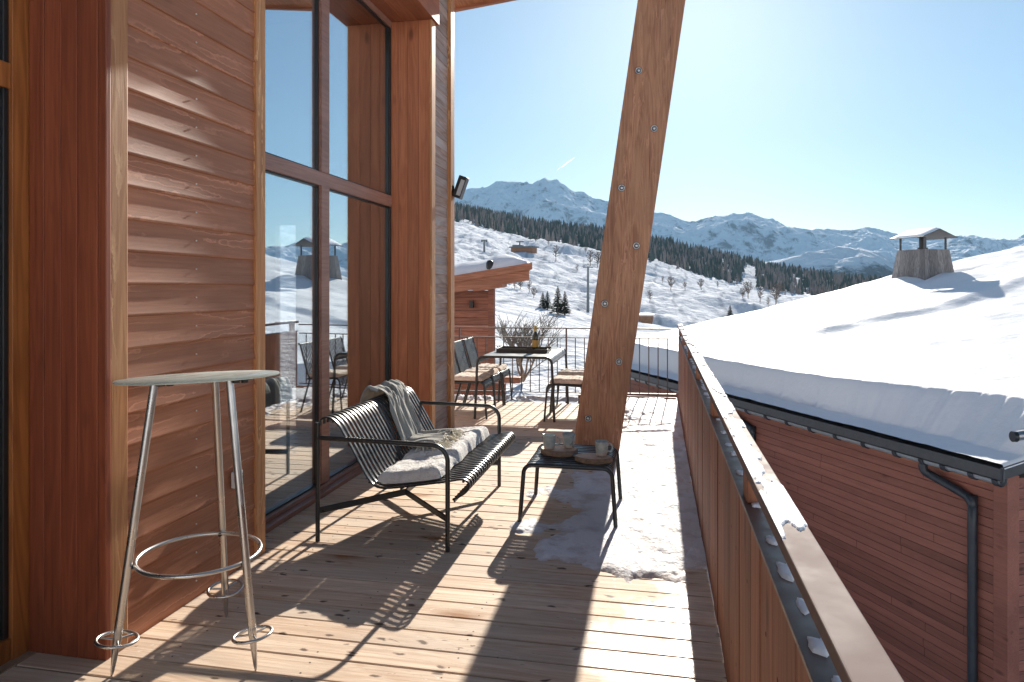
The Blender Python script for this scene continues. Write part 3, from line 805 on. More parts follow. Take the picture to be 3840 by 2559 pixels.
wbuild(fbar(MB(), 0, FL - .01, .082, .094, .03), 'bottom_rail', M['thinrail'], fr)
q = FL - .118; b0 = None; i = 0
while q > .05:
    isp = i % 12 == 11
    if isp:
        wbuild(fbar(MB(), q - .011, q + .011, -.12, .925, .022), 'post', M['thinrail'], fr)
    else:
        p = FA + fd * q
        if b0 is None:
            b0 = MB().box(-.006, .006, -.006, .006, .094, .803).build('baluster', M['thinrail'], fr); ob = b0
        else: ob = b0.copy(); COL.objects.link(ob); ob.parent = fr
        ob.location = p - fr.location; ob.rotation_euler = (0, 0, math.atan2(fd.y, fd.x))
    q -= .1185; i += 1

# ================================================================== lounge sofa
sofa = thing('lounge_sofa', 'black slatted metal two-seat lounge sofa with tube arms', 'sofa', (-1.53, 4.44, 0))
SY0, SY1, XB, XFt = 3.785, 5.095, -1.925, -1.14
def smoothpath(P, n=6):
    P = [Vector(p) for p in P]; out = []
    for i in range(len(P) - 1):
        p0, p1, p2, p3 = P[max(i - 1, 0)], P[i], P[i + 1], P[min(i + 2, len(P) - 1)]
        for k in range(n):
            t = k / n
            out.append(.5 * ((2 * p1) + (-p0 + p2) * t + (2 * p0 - 5 * p1 + 4 * p2 - p3) * t * t + (-p0 + 3 * p1 - 3 * p2 + p3) * t ** 3))
    out.append(P[-1]); return out
PROF = [(-1.918, .672), (-1.912, .703), (-1.885, .719), (-1.853, .715), (-1.822, .697), (-1.795, .668), (-1.770, .628), (-1.71, .53), (-1.65, .425), (-1.612, .368), (-1.575, .337), (-1.52, .328), (-1.42, .340), (-1.28, .363), (-1.14, .388), (-1.075, .401), (-1.040, .398), (-1.020, .376), (-1.028, .345), (-1.06, .315), (-1.115, .286)]
prof = smoothpath([(x, 0, z) for x, z in PROF], 4)
SPLIT = 40
NS = 27; pitch = (SY1 - SY0 - .03) / (NS - 1)
def slats(mb, pts, ys, w, t):
    for y in ys:
        mb.strip([(p[0], y, p[2]) for p in pts], (0, 1, 0), w, t, rnd=random.random())
ys = [SY0 + .015 + i * pitch for i in range(NS)]
mb = MB(); slats(mb, prof[:SPLIT + 1], ys, .026, .010); wbuild(mb, 'backrest', M['metal'], sofa)
mb = MB(); slats(mb, prof[SPLIT:], ys, .026, .010); wbuild(mb, 'seat', M['metal'], sofa)
mb = MB()
for q in (prof[14], prof[36], prof[48], prof[62], prof[-2]):
    mb.tube([(q[0] - .0, SY0 + .01, q[2] - .012), (q[0], SY1 - .01, q[2] - .012)], .007, 8)
wbuild(mb, 'cross_bar', M['metal'], sofa)
for y in (SY0 - .005, SY1 + .005):
    pth = [(XB, y, 0), (XB, y, .69)]
    wbuild(MB().tube(pth, .0135, 10), 'leg', M['metal'], sofa)
    pth = [(XFt, y, 0), (XFt, y, .50)] + [(XFt - .09 + .09 * math.cos(R(a)), y, .50 + .09 * math.sin(R(a))) for a in range(10, 91, 10)] + [(XB, y, .602)]
    wbuild(MB().tube(pth, .0135, 10), 'armrest', M['metal'], sofa)
ym = (SY0 + SY1) / 2; YB = .30
mb = MB()
for y, s in ((SY0, 1), (SY1, -1)):
    mid = (-1.50, y + s * .30, .225)
    mb.strip([(XB, y, .175), mid], (0, 0, 1), .04, .012); mb.strip([(XFt, y, .175), mid], (0, 0, 1), .04, .012)
mb.strip([(-1.50, SY0 + .30, .225), (-1.50, SY1 - .30, .225)], (0, 0, 1), .04, .012)
wbuild(mb, 'brace', M['metal'], sofa)

# sheepskin pad on the seat
def seat_z(x):
    xs = [p[0] for p in prof[36:70]]; zs = [p[2] for p in prof[36:70]]
    return float(np.interp(x, xs, zs))
def pad(name, mat, x0, x1, y0, y1, th, zf, nx=40, ny=80, amp=.012, seed=0, corner=.06, layer=False):
    X, Y = np.meshgrid(np.linspace(0, 1, nx), np.linspace(0, 1, ny), indexing='ij')
    # rounded outline
    wx, wy = x1 - x0, y1 - y0
    px, py = x0 + X * wx, y0 + Y * wy
    ex = np.minimum(px - x0, x1 - px); ey = np.minimum(py - y0, y1 - py)
    e = np.minimum(ex, ey)
    px = px + (fbm(py * 7 + seed, px * 3, 3) - .5) * .03; py = py + (fbm(px * 6 + seed + 4, py * 3, 3) - .5) * .03
    h = th * np.sqrt(np.clip(1 - (1 - np.clip(e / (th * 1.1), 0, 1)) ** 2, 0, 1))
    base = np.vectorize(zf)(px)
    tex = (fbm(px * 22 + seed, py * 22, 4, .6) - .5) * amp * 2 + (fbm(px * 5 + seed, py * 5, 3) - .5) * amp * 2
    if layer:
        tex += .022 * sstep(py, y0 + wy * .30, y0 + wy * .34) - .012 * np.exp(-((py - (y0 + wy * .30)) / .014) ** 2)
    Zt = base + h + tex * np.clip(e / .02, 0, 1)
    Zb = base + 0 * h
    V = np.concatenate([np.stack([px, py, Zt], -1).reshape(-1, 3), np.stack([px, py, Zb], -1).reshape(-1, 3)])
    Fc = gridfaces(nx, ny); n0 = nx * ny
    c = V.mean(0); c[2] = V[:, 2].min()
    o = npmesh(name, V - c, np.concatenate([Fc, Fc[:, ::-1] + n0]), mat); o.location = c
    return o
o = pad('seat_cushion', M['fur'], -1.585, -1.20, 3.835, 5.02, .065, lambda x: seat_z(x) + .012, 50, 120, .009, 3, layer=True)
tag(o, 'white folded sheepskin pad along the lounge sofa seat', 'cushion')

# grey throw blanket over the back
bpth = [Vector((-1.965, 0, .60)), Vector((-1.955, 0, .68)), Vector((-1.93, 0, .735))] + [Vector((p[0], 0, p[2])) for p in prof[6:34:2]] + [Vector((-1.585, 0, .415)), Vector((-1.52, 0, .425)), Vector((-1.44, 0, .438)), Vector((-1.36, 0, .452))]
bs = smoothpath(bpth, 5); NB = len(bs)
ff = [random.uniform(0, 6.28) for _ in range(8)]
def blank(u, v):
    i = min(int(u * (NB - 1)), NB - 2); fr_ = u * (NB - 1) - i
    p = bs[i].lerp(bs[i + 1], fr_); tg = (bs[i + 1] - bs[i]).normalized(); nn = Vector((-tg.z, 0, tg.x))
    if nn.z < 0 and u > .12: nn = -nn
    if u <= .12: nn = Vector((0, 0, 1)).lerp(Vector((-1, 0, 0)), 1 - u / .12).normalized()
    cyc = 4.80 - .34 * max(0, u - .25) ** .9 * 1.15
    wid = .50 - .13 * math.sin(math.pi * min(1, max(0, (u - .15) / .85))) ** 1.0
    fan = (v - .5)
    yy = cyc + fan * wid + .02 * math.sin(5 * u + 9 * v + ff[0])
    fold = .012 * math.sin(v * 11 + 2.4 * u + ff[1]) + .010 * math.sin(v * 23 - 5 * u + ff[2] + 1.2 * math.sin(3 * u)) + .006 * math.sin(v * 47 + 9 * u + ff[3]) + .004 * math.sin(v * 80 - 14 * u + ff[6])
    lowr = max(0, (u - .72) / .28)
    fold += lowr * (.018 * math.sin(26 * u + 7 * v + ff[4]) + .018 * math.sin(17 * v - 24 * u + ff[5]) + .025 * math.sin(math.pi * lowr))
    bulge = .022 * math.exp(-((u - .16) / .08) ** 2) * (.7 + .3 * math.sin(v * 9))
    d = .026 + fold * (.45 + .55 * math.sin(math.pi * min(1, u * 1.2))) + bulge
    d = max(d, .013)
    return tuple(Vector((p.x, yy, p.z)) + nn * d)
mb = MB().grid(blank, 90, 64)
bl = mb.build('throw_blanket', M['blanket'], loc=(-1.75, 4.7, .5))
sd_ = bl.modifiers.new('thick', 'SOLIDIFY'); sd_.thickness = .007; sd_.offset = 1
tag(bl, 'grey wool throw with fringes draped over the lounge sofa back', 'blanket')
mb = MB()
for k in range(150):
    v = random.random(); u = random.choice((1.0, 1.0, .97, .93))
    p = Vector(blank(u, v)); a = random.uniform(-1.9, .5); ln = random.uniform(.05, .12)
    d = Vector((math.cos(a) * .9, math.sin(a), 0)).normalized()
    pts = []
    for s in range(6):
        t = s / 5; pos = p + d * ln * t + Vector((random.uniform(-.004, .004), random.uniform(-.004, .004), 0))
        pos.z = max(p.z * (1 - t) + (seat_z(pos.x) + .088) * t + .02 * math.sin(math.pi * t), seat_z(pos.x) + .085)
        pts.append(pos)
    mb.tube(pts, [.0035, .003, .003, .003, .003, .002], 5)
fo = mb.build('fringe', M['fringe'], bl); fo.location = -bl.location

# ================================================================== low slatted table
lt = thing('low_table', 'small black slatted metal table with mugs and wood slices on it', 'table', (-.537, 4.63, 0))
def portal(x0, x1, y, ztop, splay, r=.0135, cr=.055, ysp=0.):
    a = [(x0 - splay, y - ysp, 0)]
    a += [(x0 + cr - cr * math.cos(R(t)), y, ztop - cr + cr * math.sin(R(t))) for t in range(0, 91, 15)]
    a += [(x1 - cr + cr * math.sin(R(t)), y, ztop - cr + cr * math.cos(R(t))) for t in range(0, 91, 15)]
    a += [(x1 + splay, y - ysp, 0)]
    return a
TY0, TY1, TX0, TX1 = 4.345, 4.915, -.815, -.262
for y, s in ((TY0, 1), (TY1, -1)):
    pth = portal(TX0, TX1, y, .362, .022, ysp=s * .012)
    h = len(pth) // 2
    wbuild(MB().tube(pth[:2], .0135, 10), 'leg', M['metal'], lt); wbuild(MB().tube(pth[-2:], .0135, 10), 'leg', M['metal'], lt)
    wbuild(MB().tube(pth[1:-1], .0135, 10), 'frame', M['metal'], lt)
mb = MB(); n = 12
tp = [(TX0 + .005, 0, .315)] + [(TX0 + .055 - .055 * math.cos(R(t)), 0, .315 + .052 * math.sin(R(t))) for t in range(15, 91, 15)] + [(TX1 - .055 + .055 * math.sin(R(t)), 0, .315 + .052 * math.cos(R(t))) for t in range(0, 76, 15)] + [(TX1 - .005, 0, .315)]
for i in range(n):
    y = TY0 + .03 + (TY1 - TY0 - .06) * i / (n - 1)
    mb.strip([(p[0], y, p[2]) for p in tp], (0, 1, 0), .030, .009)
wbuild(mb, 'slatted_top', M['metal'], lt)
ltop = .3725
def woodslice(name, label, loc, r, h, seed, el=1.0):
    mb = MB().lathe([(0, 0), (r * .93, 0), (r, .006), (r * 1.0, h - .004), (r * .95, h)], 40, jit=.05, seed=seed, mi=1)
    # pale cut face
    rj = random.Random(seed); ph = [rj.uniform(0, 6.28) for _ in range(6)]
    vs = []
    for j in range(40):
        a = 2 * math.pi * j / 40; q = 1 + .05 * sum(math.sin((i + 2) * a + ph[i]) / (i + 2) for i in range(6))
        vs.append((r * .95 * q * math.cos(a), r * .95 * q * math.sin(a), h + .0006))
    mb.add(vs, [tuple(range(40))], .5, 0)
    mb.v = [(v[0], v[1] * el, v[2]) for v in mb.v]
    return tag(mb.build(name, [M['slice'], M['bark']], loc=None), label, 'board') 
s1 = woodslice('wood_slice', 'round wood slice carrying two mugs on the low table', None, .128, .036, 5, .8); s1.location = (-.628, 4.635, ltop)
s2 = woodslice('wood_slice', 'round wood slice under the single mug at the low table front', None, .118, .032, 9, .72); s2.location = (-.388, 4.475, ltop)
def mug(label, loc, rz, src=None):
    if src is not None:
        return dup(src, loc, rz, label)
    t = thing('mug', label, 'mug', loc, rz, 'grey mugs on the low table')
    pr = [(0, .0), (.030, .0), (.0335, .004), (.036, .022)]
    MB().lathe([(0, .001), (.031, .001), (.0345, .005), (.0365, .024)], 32).build('base', M['mugbase'], t)
    MB().lathe([(.0366, .022), (.040, .05), (.0425, .086), (.0432, .092), (.0418, .094), (.0400, .091), (.037, .05), (.034, .012), (0, .010)], 32).build('body', M['ceramic'], t)
    hp = [(.038, 0, .074), (.055, 0, .077), (.066, 0, .068), (.070, 0, .052), (.066, 0, .036), (.054, 0, .028), (.036, 0, .030)]
    MB().tube(smoothpath(hp, 4), .0052, 8).build('handle', M['ceramic'], t)
    return t
m1 = mug('left mug of the two on the larger wood slice', (-.690, 4.60, ltop + .0366), R(10))
mug('back mug on the wood slice beside the leaning post foot', (-.568, 4.665, ltop + .0366), R(-60), m1)
mug('single mug on the front wood slice at the low table edge', (-.338, 4.49, ltop + .0326), R(20), m1)
mb = MB().lathe([(0, 0), (.03, 0), (.05, .012), (.056, .020), (.053, .020), (.045, .012), (0, .006)], 28)
o = mb.build('dish', M['tablemetal']); o.location = (-.475, 4.545, ltop); tag(o, 'small dark glazed dish between the two wood slices', 'dish')

# ================================================================== tall bar table on ski-pole legs
bt = thing('bar_table', 'tall round glass bar table on three steel ski-pole legs', 'table', (-1.81, 2.54, 0))
Bc = Vector((-1.808, 2.537, 0))
feet = [Vector((-2.027, 2.317, 0)), Vector((-1.512, 2.462, 0)), Vector((-1.885, 2.833, 0))]
GT = 1.108; RT = .308
TILT = Matrix.Rotation(TH, 4, 'Z') @ Matrix.Rotation(R(-2.9), 4, 'X') @ Matrix.Rotation(R(-2.2), 4, 'Y') @ Matrix.Rotation(-TH, 4, 'Z')
c0 = Bc - bt.location
mb = MB().lathe([(0, 0), (RT - .004, 0), (RT, .004)], 72, c=(c0.x, c0.y, GT - .0)); mb.lathe([(RT, .006), (RT - .004, .010), (0, .010)], 72, c=(c0.x, c0.y, GT))
mb.lathe([(RT, .004), (RT + .0002, .005), (RT, .006)], 72, c=(c0.x, c0.y, GT), mi=1)
ctr = Vector((c0.x, c0.y, GT)); mb.v = [tuple(ctr + TILT @ (Vector(v) - ctr)) for v in mb.v]
mb.build('glass_top', [M['tableglass'], M['glassrim']], bt)
for f in feet:
    dirv = (f - Bc); dirv.z = 0; dn = dirv.normalized()
    topp = Bc + Vector((0, 0, GT - .004)) + (TILT @ (dn * .165)); tip = f.copy()
    ax = (topp - tip).normalized()
    a = tip + ax * .11
    leg = MB().tube([tip + ax * .0, tip + ax * .02, a, tip + ax * .14, topp], [.004, .0075, .0135, .0155, .0155], 14)
    lg = wbuild(leg, 'leg', M['steel'], bt)
    cb = tip + ax * .135
    # basket: ring square to the pole with three spokes
    e1 = ax.orthogonal().normalized(); e2 = ax.cross(e1)
    ring = [cb + (e1 * math.cos(t) + e2 * math.sin(t)) * .071 for t in [2 * math.pi * j / 36 for j in range(36)]]
    mb = MB().tube(ring, .0064, 8, closed=True)
    for j in range(3):
        t = 2 * math.pi * j / 3 + .5
        mb.tube([cb, cb + (e1 * math.cos(t) + e2 * math.sin(t)) * .071], .0042, 8)
    bo = mb.build('basket', M['steel'], lg)
    # black fixing under the glass
    mb = MB(); q = topp
    mb.lathe([(0, 0), (.016, 0), (.016, .012), (0, .012)], 12, c=tuple(q + Vector((0.03, .0, -.012)))); mb.lathe([(0, 0), (.014, 0), (.014, .012), (0, .012)], 12, c=tuple(q + Vector((.06, .012, -.012))))
    mb.box(q.x - .012, q.x + .075, q.y - .012, q.y + .02, q.z - .001, q.z + .0015)
    wbuild(mb, 'fixing', M['black'], bt)
zr = .40; pr_ = []
rr = sum(((f + (Bc + (f - Bc).normalized() * .165 + Vector((0, 0, GT - .004)) - f) * (zr / (GT)) - Bc).xy.length for f in feet)) / 3 - .024
ring = [(Bc.x + rr * math.cos(2 * math.pi * j / 64), Bc.y + rr * math.sin(2 * math.pi * j / 64), zr) for j in range(64)]
wbuild(MB().tube(ring, .0085, 10, closed=True), 'foot_ring', M['steel'], bt)
for f in feet:
    dn = (f - Bc).normalized(); dn.z = 0
    p = Bc + dn * (rr + .012) + Vector((0, 0, zr))
    wbuild(MB().tube([p - dn * .02 + Vector((0, 0, -.004)), p + dn * .012], .009, 8), 'clamp', M['black'], bt)

# ================================================================== dining table, tray, bottle
dt = thing('dining_table', 'dark metal dining table with rounded corners near the far railing', 'table', (-1.54, 8.2, 0))
DY0, DY1, DA, DB, DT = 7.62, 8.84, -1.955, -1.115, .712
for y in (DY0, DY1):
    s = -1 if y == DY0 else 1
    pth = portal(DA, DB, y, DT - .014, .028, cr=.07)
    wbuild(MB().tube(pth[:2], .0145, 10), 'leg', M['metal'], dt); wbuild(MB().tube(pth[-2:], .0145, 10), 'leg', M['metal'], dt)
    wbuild(MB().tube(pth[1:-1], .0145, 10), 'frame', M['metal'], dt)
tp = [(DA + .004, 0, DT - .09)] + [(DA + .07 - .07 * math.cos(R(t)), 0, DT - .075 + .07 * math.sin(R(t))) for t in range(0, 91, 15)] + [(DB - .07 + .07 * math.sin(R(t)), 0, DT - .075 + .07 * math.cos(R(t))) for t in range(0, 91, 15)] + [(DB - .004, 0, DT - .09)]
mb = MB()
for a, b in ((DY0 + .014, 8.228), (8.232, DY1 - .014)):
    mb.strip([(p[0], (a + b) / 2, p[2]) for p in tp], (0, 1, 0), b - a, .004)
wbuild(mb, 'tabletop', M['tablemetal'], dt)
tr = thing('tray', 'flat black rimmed tray on the dining table', 'tray', (-1.53, 8.2, DT - .002))
mb = MB().box(-.30, .30, -.17, .17, 0, .008)
mb.build('bottom', M['tray'], tr)
mb = MB().box(-.30, .30, -.17, -.162, .008, .045).box(-.30, .30, .162, .17, .008, .045).box(-.30, -.292, -.162, .162, .008, .045).box(.292, .30, -.162, .162, .008, .045)
mb.build('rim', M['tray'], tr, bevel=.002)
for s in (-1, 1):
    MB().tube([(s * .298, -.06, .04), (s * .315, -.05, .06), (s * .32, 0, .066), (s * .315, .05, .06), (s * .298, .06, .04)], .006, 8).build('handle', M['tray'], tr)
bo = thing('wine_bottle', 'dark green glass bottle with gold foil standing on the tray', 'bottle', (-1.395, 8.2, DT + .006))
MB().lathe([(0, .0), (.036, .0), (.038, .005), (.038, .15), (.035, .18), (.020, .215), (.0145, .235), (.0145, .25)], 24).build('glass', M['bottle'], bo)
MB().lathe([(.0155, .232), (.0155, .285), (.0165, .288), (.0165, .297), (0, .298)], 20).build('foil', M['foil'], bo)
MB().lathe([(.0386, .05), (.0388, .055), (.0388, .125), (.0386, .13)], 24).build('label', M['label'], bo)

# ================================================================== slatted dining chairs
def make_chair(label):
    t = thing('dining_chair', label, 'chair', (0, 0, 0), 0, 'slatted metal chairs at the dining table')
    hw, sz = .215, .415
    for s in (-1, 1):
        y = s * hw
        MB().tube([(.235, y, 0), (.205, y, sz - .06)] + [(.150 + .055 * math.cos(R(a)), y, sz - .06 + .055 * math.sin(R(a))) for a in range(15, 91, 15)] + [(-.20, y, sz - .02)], .0115, 8).build('leg', M['metal'], t)
        MB().tube([(-.285, y, 0), (-.17, y, sz - .02)], .0115, 8).build('leg', M['metal'], t)
    sp = smoothpath([(.205, 0, sz - .085), (.199, 0, sz - .04), (.175, 0, sz - .008), (.13, 0, sz), (-.05, 0, sz - .012), (-.2, 0, sz - .02)], 4)
    mb = MB()
    for i in range(11):
        mb.strip([(p[0], -hw + .022 + (2 * hw - .044) * i / 10, p[2]) for p in sp], (0, 1, 0), .024, .006)
    mb.build('seat', M['metal'], t)
    bp = smoothpath([(-.17, 0, sz - .03), (-.205, 0, sz + .06), (-.245, 0, sz + .2), (-.285, 0, sz + .34), (-.30, 0, sz + .385), (-.315, 0, sz + .39), (-.325, 0, sz + .375)], 4)
    mb = MB()
    for i in range(11):
        mb.strip([(p[0], -hw + .022 + (2 * hw - .044) * i / 10, p[2]) for p in bp], (0, 1, 0), .024, .006)
    b = mb.build('backrest', M['tablemetal'], t)
    for s in (-1, 1): MB().tube([(p[0], s * hw, p[2]) for p in bp[:-4]], .0105, 8).build('back_frame', M['metal'], b)
    return t
def make_pad(label):
    o = pad('chair_cushion', M['cream'], -.19, .18, -.205, .205, .05, lambda x: .42 + .03 * (x + .19) * 0, 30, 30, .008, 21)
    V = o.location.copy()
    for v in o.data.vertices: v.co += V - Vector((0, 0, .415))
    o.location = (0, 0, 0)
    tag(o, label, 'cushion', 'pale seat pads on the dining chairs'); return o
c1 = make_chair('slatted chair left of the dining table, nearest the chalet corner')
p1 = make_pad('pale pad on the left chair nearest the chalet corner')
spots = [(-2.085, 7.85, 0, None, None),
         (-2.095, 8.34, 0, 'slatted chair in the middle of the row left of the dining table', 'pale pad on the middle chair left of the dining table'),
         (-2.085, 8.82, 0, 'slatted chair left of the dining table, next to the far railing', 'pale pad on the left chair next to the far railing'),
         (-.965, 7.84, math.pi, 'slatted chair half hidden behind the leaning post', 'pale striped pad on the chair half hidden by the leaning post'),
         (-.975, 8.50, math.pi, 'slatted chair behind the post, next to the far railing', 'pale pad on the right chair next to the far railing')]
for x, y, rz_, lc, lp in spots:
    c = c1 if lc is None else dup(c1, (0, 0, 0), None, lc)
    p = p1 if lp is None else dup(p1, (0, 0, 0), None, lp)
    c.location = (x, y, 0); c.rotation_euler = (0, 0, rz_); p.location = (x, y, .4155); p.rotation_euler = (0, 0, rz_)

# ================================================================== neighbouring chalet (right), own frame: x = along eave (u), y = up the roof (v)
NZ, NS_ = -1.11, 1.318
NC = PD(3761, 1766, F * (CAMH - NZ) / (1766 - HY)); NC.z = NZ
AZ = R(-27.8); ROT = math.atan2(math.cos(AZ), math.sin(AZ))
NL, TP, RV = 11.0, .185, 14.0
nb = thing('neighbour_chalet', 'larch chalet below the terrace with a deep snow covered roof', 'house', tuple(NC), ROT)
nb.scale = (NS_,) * 3
# local: +x = u ; +y would be left of u, the roof rises to the right => use -y = v
def L3(u, v, z): return (u, -v, z)
def nbox(mb, u0, u1, v0, v1, z0, z1, rnd=None, mi=0):
    return mb.box(u0, u1, -v1, -v0, z0, z1, rnd, mi)
mb = MB(); z = -5.2; WV = .20
while z < -.11:
    z1 = z + .104
    for q in range(2):
        u = random.uniform(.4, NL - .4)
        mb.box(u, u + .003, -(WV - .0002), -(WV - .004), z + .004, z1 - .003, mi=1)
    vs = []
    r = random.random()
    pr = [(z, -.004), (z + .006, .0035), (z1 - .008, .0015), (z1 - .003, -.004)]
    for u in (.14, NL - .2):
        for zz, d in pr: vs.append(L3(u, WV - d, zz))
    mb.add(vs, [(i, i + 1, 5 + i, 4 + i) for i in range(3)], r, 0, False)
    z = z1
nbox(mb, .14, NL - .2, WV + .006, WV + .1, -5.2, -.1, mi=1)
mb.build('wall', [M['neigh'], M['dark']], nb)
mb = MB(); z = -5.2
while z < 2.2:
    r = random.random(); z1 = z + .118
    vtop = min(RV, max(WV, (z1 + .12) / TP)) if z1 > -.12 else WV
    mb.add([(.10, -max(WV, vtop), z), (.098, -max(WV, vtop), z + .006), (.10, -max(WV, vtop), z1 - .006), (.10, -RV, z), (.098, -RV, z + .006), (.10, -RV, z1 - .006)], [(0, 1, 4, 3), (1, 2, 5, 4)], r)
    z = z1
mb.add([(.108, -WV, -5.2), (.108, -RV, -5.2), (.108, -RV, TP * RV - .1), (.108, -WV, -.1)], [(0, 1, 2, 3)], .5, 1)
mb.build('end_wall', [M['neigh_y'], M['dark']], nb)
nbox(MB(), .085, .25, WV - .03, WV + .14, -5.2, -.10).build('corner_board', M['neigh'], nb, bevel=.004)
nbox(MB(), .1, NL - .1, WV - .028, WV - .006, -.24, -.095).build('frieze_board', M['chalet_beam'], nb)
mb = MB()
mb.add([L3(0, 0, -.075), L3(NL, 0, -.075), L3(NL, RV, TP * RV - .075), L3(0, RV, TP * RV - .075), L3(0, 0, -.015), L3(NL, 0, -.015), L3(NL, RV, TP * RV - .015), L3(0, RV, TP * RV - .015)],
       [(0, 1, 2, 3), (7, 6, 5, 4), (0, 4, 5, 1), (1, 5, 6, 2), (2, 6, 7, 3), (3, 7, 4, 0)])
rf = mb.build('roof', M['gutter'], nb)
mb = MB()
mb.add([(-.014, .03, -.10), (-.014, -RV, TP * RV - .10), (-.014, -RV, TP * RV + .035), (-.014, .03, .035), (.006, .03, -.10), (.006, -RV, TP * RV - .10), (.006, -RV, TP * RV + .035), (.006, .03, .035)],
       [(0, 1, 2, 3), (7, 6, 5, 4), (0, 4, 5, 1), (1, 5, 6, 2), (2, 6, 7, 3), (3, 7, 4, 0)])
mb.build('verge_trim', M['pipe'], rf)
# box gutter : dark fascia profile with a lip, and half-round brackets under it
mb = MB()
gp = [(.0, .012), (-.006, .018), (-.016, .014), (-.018, -.02), (-.02, -.10), (-.012, -.118), (.005, -.12)]
n = len(gp); vs = []
for u in (-.02, NL):
    for v, z in gp: vs.append(L3(u, v, z))
mb.add(vs, [(i, i + 1, n + i + 1, n + i) for i in range(n - 1)], None, 0, False)
mb.add(vs[:n], [tuple(range(n))], None, 0)
mb.build('gutter', M['gutter'], nb)
mb = MB(); hp = [(.004 + .058 * math.cos(R(a)), -.118 + .056 * math.sin(R(a))) for a in range(180, 361, 15)]
n = len(hp); vs = [L3(u, v + .03, z) for u in (.02, NL) for v, z in hp]
mb.add(vs, [(i, i + 1, n + i + 1, n + i) for i in range(n - 1)], None, 0, True)
gu = mb.build('gutter_trough', M['galv'], nb)
u = .07; b0 = None
for u in [.07, .36, .72, 1.02] + [1.42 + .52 * i for i in range(18)]:
    if b0 is None:
        mb = MB(); m_ = []
        hp2 = [(.034 + .068 * math.cos(R(a)), -.116 + .068 * math.sin(R(a))) for a in range(180, 361, 20)]
        mb.strip([L3(0, v, z) for v, z in hp2], (1, 0, 0), .075, .014)
        b0 = mb.build('gutter_bracket', M['pipe'], nb); ob = b0
    else: ob = b0.copy(); COL.objects.link(ob); ob.parent = nb
    ob.location = (u, 0, 0)
def pipe(u0, u1):
    pts = [L3(u0, .042, -.17), L3(u0, .042, -.235)] + [L3(u0 - .03, .06, -.285), L3(u0 - .10, .10, -.32), L3(u1 + .12, WV - .05, -.43), L3(u1 + .03, WV - .055, -.475), L3(u1, WV - .058, -.56), L3(u1, WV - .058, -.8), L3(u1, WV - .058, -5.2)]
    return MB().tube(smoothpath(pts, 4), .050, 14)
pipe(1.05, .48).build('downpipe', M['pipe'], nb)
pipe(5.2, 4.6).build('downpipe', M['pipe'], nb)
# lit streak of snow lying in the gutter joints is left to the snow blanket
def nsnow():
    nu, nv = 420, 330
    U, V_ = np.meshgrid(np.linspace(-.02, NL + .05, nu), np.concatenate([np.linspace(.0, 3.2, 200), np.linspace(3.23, RV, 130)]), indexing='ij')
    T = .50 + .06 * (fbm(U * .35 + 3, V_ * .5, 3) - .5) + .10 * sstep(V_, 6, 10) * sstep(U, 8, 11)
    base = .075 + .02 * fbm(U * 2, V_ * 2, 3)
    near = sstep(4.2 - U, 0, 4.0)
    v0 = .30 + .08 * (fbm(U * 1.1 + 8, U * 0 + 3, 4) - .5) + .05 * near
    wid = .08 + .40 * near ** 1.3 + .06 * fbm(U * 1.6, U * 0 + 9, 3)
    v0 = v0 + .10 * near * (fbm(U * 5, U * 0 + 13, 4, .6) - .5) - .03 * near
    rip = (fbm(U * 2.2 + 30, V_ * .7, 4) - .5) * .35 * near
    t = np.clip((V_ - v0 + rip * .4) / wid, 0, 1)
    prof_ = np.where(t < 1, 1 - (1 - t) ** (1.0 + 1.3 * (1 - near)), 1)
    # wind crest : slight lip at the top of the drop
    prof_ = prof_ + .10 * np.exp(-((V_ - v0 - wid * 1.05) / (.10 + .25 * near)) ** 2)
    H = base + (T - base) * prof_ - .05 * np.exp(-((V_ - v0 - .012) / .016) ** 2) * (1 - near) * (.4 + fbm(U * 3, U * 0 + 2, 3))
    ug = np.interp(V_, [0, .65, 1.9, 2.9, 4.0, 5.2, 7.2, 9, 14], [6.2, 6.27, 6.40, 6.2, 6.2, 5.95, 6.1, 6.5, 6.9]) + .08 * (fbm(V_ * .9, V_ * 0, 3) - .5)
    amp = .02 + .075 * sstep(V_, 1.4, 3.2) * (1 - .55 * np.exp(-((V_ - 5.7) / .35) ** 2)) + .03 * (fbm(V_ * .8 + 5, V_ * 0, 3) - .5)
    H = H + prof_ * amp * (sstep(U, ug - .26, ug + .22) - .55) * np.clip(prof_, 0, 1)
    # hollow and drift round the chimney
    du, dv = U - 9.75, V_ - 9.2
    H = H + .10 * np.exp(-((du + 1.2) ** 2 / .5 + (dv + .2) ** 2 / .8)) - .10 * np.exp(-((np.abs(du) - .7) ** 2 / .08 + (np.abs(dv) - .6) ** 2 / .2))
    H = H + .012 * (fbm(U * 4, V_ * 4, 4) - .5) + .16 * (fbm(U * .6 + 50, V_ * .45, 4) - .5) * sstep(V_, .6, 1.5)
    # rounded off towards the verges
    e = np.minimum(U + .02, NL + .05 - U)
    H = .03 + (H - .03) * np.sqrt(np.clip(1 - (1 - np.clip(e / np.where(U < 5, .045, .5), 0, 1)) ** 2, 0, 1))
    Z = V_ * TP - .013 + H
    V = np.stack([U, -V_, Z], -1).reshape(-1, 3)
    Fc = gridfaces(nu, nv)
    o = npmesh('neighbour_roof_snow', V, Fc[:, ::-1], M['snow_roof'])
    o.location = NC; o.rotation_euler = (0, 0, ROT); o.scale = (NS_,) * 3
    kind(o, 'stuff', 'deep wind-packed snow blanket on the neighbouring chalet roof')
nsnow()
